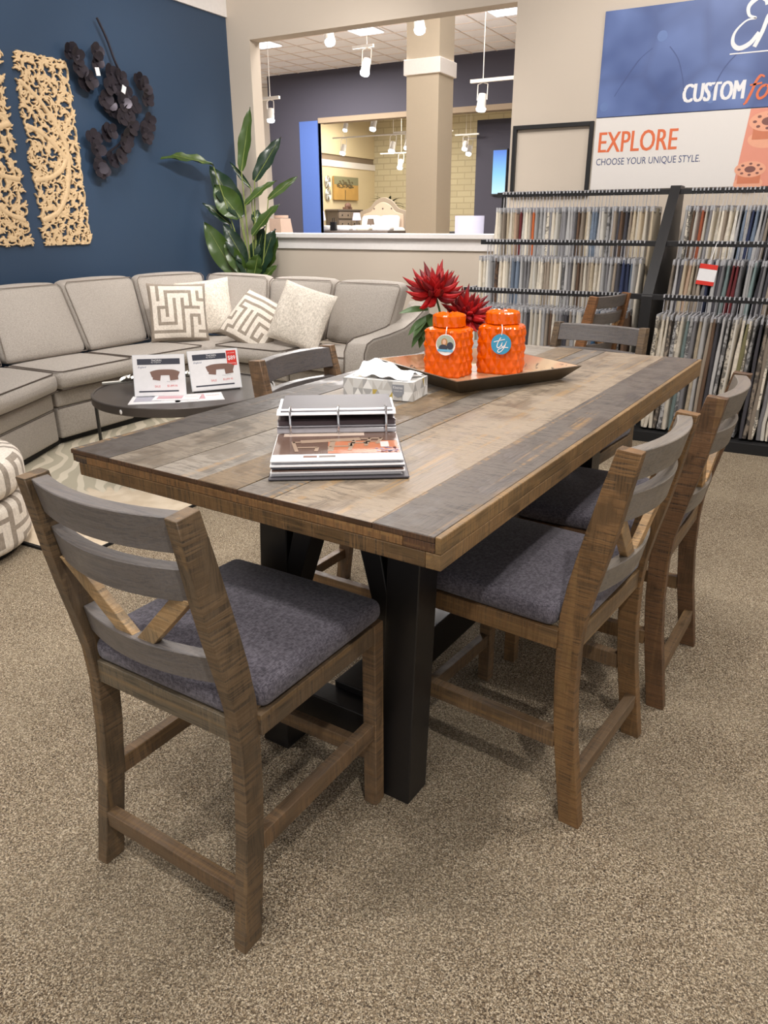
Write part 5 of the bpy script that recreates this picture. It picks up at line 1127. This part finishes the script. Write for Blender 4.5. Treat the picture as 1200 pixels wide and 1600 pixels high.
# track lights
def track_light(loc, aim, s, label, stem=0.0, bar=None):
    t = empty('track_light', loc, 0, label, 'track light', 'white track spotlights'); q = Vector(aim).normalized()
    MB().tube([(0, 0, 0), q * 0.15 * s], [0.045 * s, 0.055 * s], 16).build('lamp_can', M['lampwhite'], t, smooth=True); MB().tube([q * 0.15 * s, q * 0.175 * s], [0.057 * s, 0.052 * s], 16).build('lens', M['lens'], t, smooth=True)
    MB().tube([q * 0.06 * s + Vector((0.06 * s, 0, 0)), (0.06 * s, 0, 0.10 * s), (0, 0, 0.12 * s), (-0.06 * s, 0, 0.10 * s), q * 0.06 * s + Vector((-0.06 * s, 0, 0))], 0.006 * s, 6).build('yoke', M['lampwhite'], t, smooth=True)
    MB().tube([(0, 0, 0.12 * s), (0, 0, CZ - loc[2] + 0.004)], 0.005, 6).build('drop_rod', M['lampwhite'], t)
    if bar: MB().box(bar[0], bar[1], -0.02, 0.02, 0.12 * s, 0.12 * s + 0.035).build('track', M['lampwhite'], t)
    return t
track_light((-5.09, 8.0, 3.36), (0.3, -0.25, -0.8), 1.05, 'left spotlight under the top of the opening', 1.6)
track_light((-3.99, 8.0, 3.36), (0.25, -0.3, -0.8), 1.05, 'spotlight in front of the beige column', 1.6)
track_light((-5.75, 10.0, 3.42), (0.0, -0.35, -0.9), 1.15, 'spotlight hanging left of the column on a short track', 1.58, (-0.22, 0.1))
track_light((-6.65, 9.0, 2.78), (0.1, -0.2, -1), 0.9, 'small spotlight at the left edge of the opening on a drop wire', 2.2, (-0.35, 0.15))
track_light((-3.66, 9.0, 2.74), (0.0, -0.2, -1), 1.0, 'spotlight on the long track right of the column', 0.35, (-0.15, 1.1))
FL = ['highest left', 'highest middle', 'far left on the long track', 'middle on the long track', 'right on the long track', 'lowest left', 'lowest right', 'nearest right of the column', 'farthest right of the column']
for n_fl, (px, py, pz, s, bar, st) in enumerate(((-12.5, 20.5, 4.0, 1.2, (-0.5, 0.5), 0.95), (-11.4, 20.2, 4.0, 1.6, None, 0.95), (-13.2, 21.5, 3.55, 1.6, (-0.4, 3.6), 1.4), (-11.5, 21.5, 3.55, 1.7, None, 1.4), (-11.0, 21.5, 3.6, 1.6, (-0.5, 0.3), 1.4), (-12.8, 24.5, 3.3, 1.7, (-0.8, 0.8), 1.6), (-12.0, 24.5, 3.35, 1.8, None, 1.6), (-8.85, 21.0, 3.3, 1.4, (-0.2, 1.6), 1.7), (-8.25, 19.3, 3.25, 1.2, (-0.3, 0.35), 1.7))):
    track_light((px, py, pz), (0.0, -0.4, -0.9), s, 'small %s spotlight over the far bedroom display' % FL[n_fl], st, bar)
# bedroom display
pa = empty('tree_painting', (-15.19, 24.8, 2.48), 0, 'square gold painting of a leafy tree on the cream wall', 'painting')
MB().box(-0.03, 0.03, -0.82, 0.82, -0.38, 0.38).build('canvas', plain('gold_canvas', (190, 150, 84), 0.5, noise=0.2, scale=3), pa)
mb = MB(); random.seed(4); Fx = frame((0.031, 0, 0), (0, 1, 0), (0, 0, 1)); rect(mb, Fx, -0.82, 0.82, 0.12, 0.38, 0, 0.002, 0); mb.build('painted_sky', plain('painted_sky', (136, 134, 104), 0.5), pa)
mb = MB(); stroke(mb, Fx, [(-0.1, -0.38), (-0.08, -0.05)], 0.04, 0.002)
for k in range(60): a = PI * random.random(); q = random.random() ** 0.5; x_ = -0.05 + 0.6 * q * math.cos(a); y_ = 0.02 + 0.28 * q * math.sin(a); rect(mb, Fx, x_ - 0.05, x_ + 0.05, y_ - 0.02, y_ + 0.02, 0.003 + k * 0.00002, 0.0035 + k * 0.00002)
mb.build('painted_tree', plain('painted_tree', (96, 84, 58), 0.5), pa)
for z, nm in ((2.66, 'upper'), (2.26, 'lower')):
    t = empty('wall_mirror_ornament', (-15.22, 23.65, z), 0, nm + ' oval silver filigree ornament left of the painting', 'wall art', 'oval filigree ornaments')
    for k in range(3): MB().tube([(0.01, 0.17 * (1 - k * 0.3) * math.cos(a), 0.19 * (1 - k * 0.3) * math.sin(a)) for a in [2 * PI * q / 20 for q in range(21)]], 0.018, 5).build('ring', M['silver'], t, smooth=True)
    for k in range(6): a = k * PI / 3; MB().tube([(0.01, 0, 0), (0.01, 0.17 * math.cos(a), 0.19 * math.sin(a))], 0.012, 5).build('spoke', M['silver'], t, smooth=True)
ds = empty('dresser', (-14.95, 24.35, 0), 0, 'grey dresser with drawers below the painting', 'dresser')
gw = plain('grey_wash_furniture', (138, 124, 112), 0.6); gd = plain('dark_grey_wash', (98, 88, 82), 0.6)
MB().box(-0.25, 0.22, -0.85, 0.75, 0.1, 1.72).build('body', gd, ds, bevel=0.01); MB().box(-0.28, 0.26, -0.9, 0.8, 1.72, 1.78).build('top', gd, ds, bevel=0.01)
for z in (1.2, 1.48): 
    for y0_, y1_ in ((-0.82, -0.04), (0.0, 0.72)):
        d = MB().box(0.22, 0.245, y0_, y1_, z, z + 0.22).build('drawer', gw, ds, bevel=0.008)
        for k in (0.25, 0.75): MB().sph((0.255, y0_ + (y1_ - y0_) * k, z + 0.11), 0.025, 8, 6).build('knob', M['blackmetal'], d)
tag(MB().sph((-14.9, 24.45, 1.90), 0.12, 12, 8, (0.8, 1.4, 0.9)).box(-15.0, -14.85, 24.25, 24.65, 1.78, 1.86).build('basket', M['inkbrown']), 'dark woven basket on the grey dresser', 'basket')
be = empty('upholstered_bed', (-13.0, 22.4, 0), 0, 'grey wooden bed with arched tufted headboard and white bedding', 'bed')
hw = 0.92; arch = [(-hw, 0.9), (-hw, 1.62), (-hw + 0.12, 1.72), (-0.55, 1.80), (-0.32, 2.02), (0, 2.13), (0.32, 2.02), (0.55, 1.80), (hw - 0.12, 1.72), (hw, 1.62), (hw, 0.9)]
MB().prism(catmull([Vector(p) for p in arch], 4), 1.2, 1.3, axis='y').build('headboard_frame', plain('headboard_wood', (158, 146, 132), 0.6), be, bevel=0.01)
inner = [(x * 0.84, 0.9 + (z - 0.9) * 0.88) for x, z in arch]; hp = MB().prism(catmull([Vector(p) for p in inner], 4), 1.16, 1.21, axis='y').build('tufted_panel', plain('blush_upholstery', (204, 184, 166), 0.9), be, bevel=0.01)
for r_, (z, ks) in enumerate(((1.55, (-0.5, -0.17, 0.17, 0.5)), (1.78, (-0.33, 0, 0.33)))):
    for k in ks: MB().sph((k, 1.16, z), 0.03, 8, 6).build('button', plain('button', (120, 104, 96), 0.9) if False else gd, hp)
rbox(1.75, 2.1, 0.4, 0.12, (0.02, 0.02, 0.05), 5).build('mattress', M['paper'], be, smooth=True, angle=80, M=Matrix.Translation((0, 0.15, 1.0)))
for dx in (-0.35, 0.35): pz_ = rbox(0.7, 0.2, 0.42, 0.09, (0.02, 0.05, 0.02), 5).build('bed_pillow', M['paper'], be, smooth=True, angle=80, M=Matrix.Translation((dx, 1.0, 1.35)) @ Matrix.Rotation(R(-15), 4, 'X'))
MB().box(-hw, hw, -1.0, -0.9, 0.0, 1.1).box(-hw, -hw + 0.08, -0.9, 1.2, 0.5, 0.8).box(hw - 0.08, hw, -0.9, 1.2, 0.5, 0.8).build('bed_frame', gw, be)
fp = empty('potted_fern', (-13.35, 24.6, 1.72), 0, 'green fern behind the arched headboard', 'plant')
MB().lathe([(0.12, -1.72), (0.16, -1.4), (0.15, 0.1)], 16).build('pot', gd, fp)
random.seed(31)
for i in range(26):
    a = random.random() * 2 * PI; mb = MB(); leafmesh(mb, (0, 0, 0.08), (math.cos(a) * 0.9, -abs(math.sin(a)) * 0.4, random.uniform(0.5, 1.6)), (0, 0, 1), random.uniform(0.5, 0.85), 0.12, 0.3, 6, tipdrop=0.3, fold=0.2); mb.build('frond', M['leafd'], fp, smooth=True)
def lamp(loc, r0, r1, h, label, m, square=False, tall=0.35):
    t = empty('table_lamp', loc, 0, label, 'lamp', 'table lamps in the next showroom'); n = 4 if square else 32
    vs = MB().lathe([(r0, 0), (r1, h), (r1 * 0.97, h), (r0 * 0.97, 0.0)], n, cap=False); vs.f += [(3 * n + (k) % n, 3 * n + (k + 1) % n, (k + 1) % n, k) for k in range(n)]; vs.m += [0] * n
    vs.build('lamp_shade', m, t, smooth=not square, angle=40, M=Matrix.Rotation(R(45), 4, 'Z') if square else None)
    MB().lathe([(0.09, -loc[2] if tall > 5 else -tall - 0.02), (0.09, -tall), (0.03, -tall + 0.03), (0.05, -tall * 0.5), (0.015, -0.03), (0.012, h * 0.8)], 20).build('lamp_base', gd, t, smooth=True)
    return t
pinkshade = plain('blush_shade', (226, 200, 184), 0.8); whshade = plain('lit_white_shade', (222, 222, 240), 0.8, emit=((214, 214, 244), 0.45))
lamp((-5.55, 7.55, 1.24), 0.17, 0.14, 0.19, 'blush square lamp shade at the left end of the ledge', pinkshade, True)
lamp((-5.62, 7.7, 1.435), 0.085, 0.085, 0.03, 'small pale round lamp shade behind the blush one', pinkshade, False, 0.5)
lamp((-3.20, 7.65, 1.26), 0.148, 0.15, 0.185, 'white drum lamp shade at the right end of the ledge', whshade)
lamp((-12.05, 20.25, 1.42), 0.13, 0.09, 0.20, 'white lamp shade in front of the far bed', whshade, tall=1.42)
lamp((-11.55, 20.2, 1.30), 0.11, 0.08, 0.16, 'brown lamp shade right of the far bed', plain('brown_shade', (112, 96, 84), 0.8), tall=1.30)
lamp((-13.2, 20.1, 1.42), 0.14, 0.09, 0.26, 'pale lamp shade beside the blue pier', whshade, tall=1.42)
lamp((-10.2, 22.0, 1.50), 0.22, 0.20, 0.26, 'cream square lamp shade right of the column', pinkshade, True, 1.50)
tv = empty('console_table', (-4.2, 7.75, 0), 0, 'low dark table beyond the half wall carrying the lamps', 'table'); MB().box(-1.75, 1.3, -0.35, 0.35, 0.82, 0.87).build('table_top', gd, tv)
for sx in (-1.65, 1.2):
    for sy in (-0.3, 0.3): MB().box(sx - 0.03, sx + 0.03, sy - 0.03, sy + 0.03, 0, 0.82).build('leg', gd, tv)
# dining display between the column and the bedroom
dt = empty('display_table', (-11.9, 19.9, 0), 0, 'dark table with white place settings in front of the far bed', 'table')
MB().box(-1.9, 1.4, -0.6, 0.6, 1.05, 1.14).build('table_top', gd, dt, bevel=0.01)
for sx in (-1.7, 1.2):
    for sy in (-0.5, 0.5): MB().box(sx - 0.05, sx + 0.05, sy - 0.05, sy + 0.05, 0, 1.05).build('leg', gd, dt)
random.seed(41)
for i in range(9):
    x = -13.5 + i * 0.33; w_ = random.uniform(0.16, 0.26); o = rbox(w_ * 2, 0.3, 0.12, 0.05, (0.01, 0, 0.03), 3).build('folded_linen', M['paper'] if i % 3 else M['maze_l'], None, smooth=True, angle=80); o.location = (x, 19.8 + (i % 2) * 0.2, 1.20)
    tag(o, 'white folded linen, %s from the left on the far display table' % ORD[i], 'linen', 'folded linens on the far display table')
bt = empty('dark_bottle_box', (-12.45, 19.6, 1.14), 0, 'small black case with a handle on the far display table', 'case'); MB().box(-0.09, 0.09, -0.05, 0.05, 0, 0.24).build('case_body', M['blackmetal'], bt, bevel=0.01); MB().tube([(-0.03, 0, 0.24), (-0.03, 0, 0.34), (0.03, 0, 0.34), (0.03, 0, 0.24)], 0.012, 6).build('handle', M['blackmetal'], bt)
fa = empty('flower_arrangement', (-9.35, 20.2, 1.15), 0, 'cream floral arrangement between the column and the drum lamp', 'flowers'); MB().lathe([(0.08, -0.05), (0.12, 0.1), (0.08, 0.2)], 16).build('vase', M['vase'], fa, smooth=True)
random.seed(6)
for i in range(22): MB().sph((random.uniform(-0.28, 0.28), random.uniform(-0.15, 0.15), 0.2 + random.uniform(0, 0.3)), random.uniform(0.05, 0.08), 7, 5, (1, 1, 0.8)).build('bloom', M['maze_l'] if i % 3 else M['stem'], fa, smooth=True)
dt2 = empty('sideboard', (-9.2, 20.3, 0), 0, 'dark sideboard under the cream flowers', 'sideboard'); MB().box(-0.9, 1.2, -0.3, 0.3, 0.1, 1.1).build('body', gd, dt2, bevel=0.01); MB().box(-0.92, 1.22, -0.32, 0.32, 1.06, 1.12).build('top', M['blackmetal'], dt2, bevel=0.01)
for x in (-0.85, 1.15): MB().box(x - 0.04, x + 0.04, -0.25, 0.25, 0, 0.1).build('foot', gd, dt2)
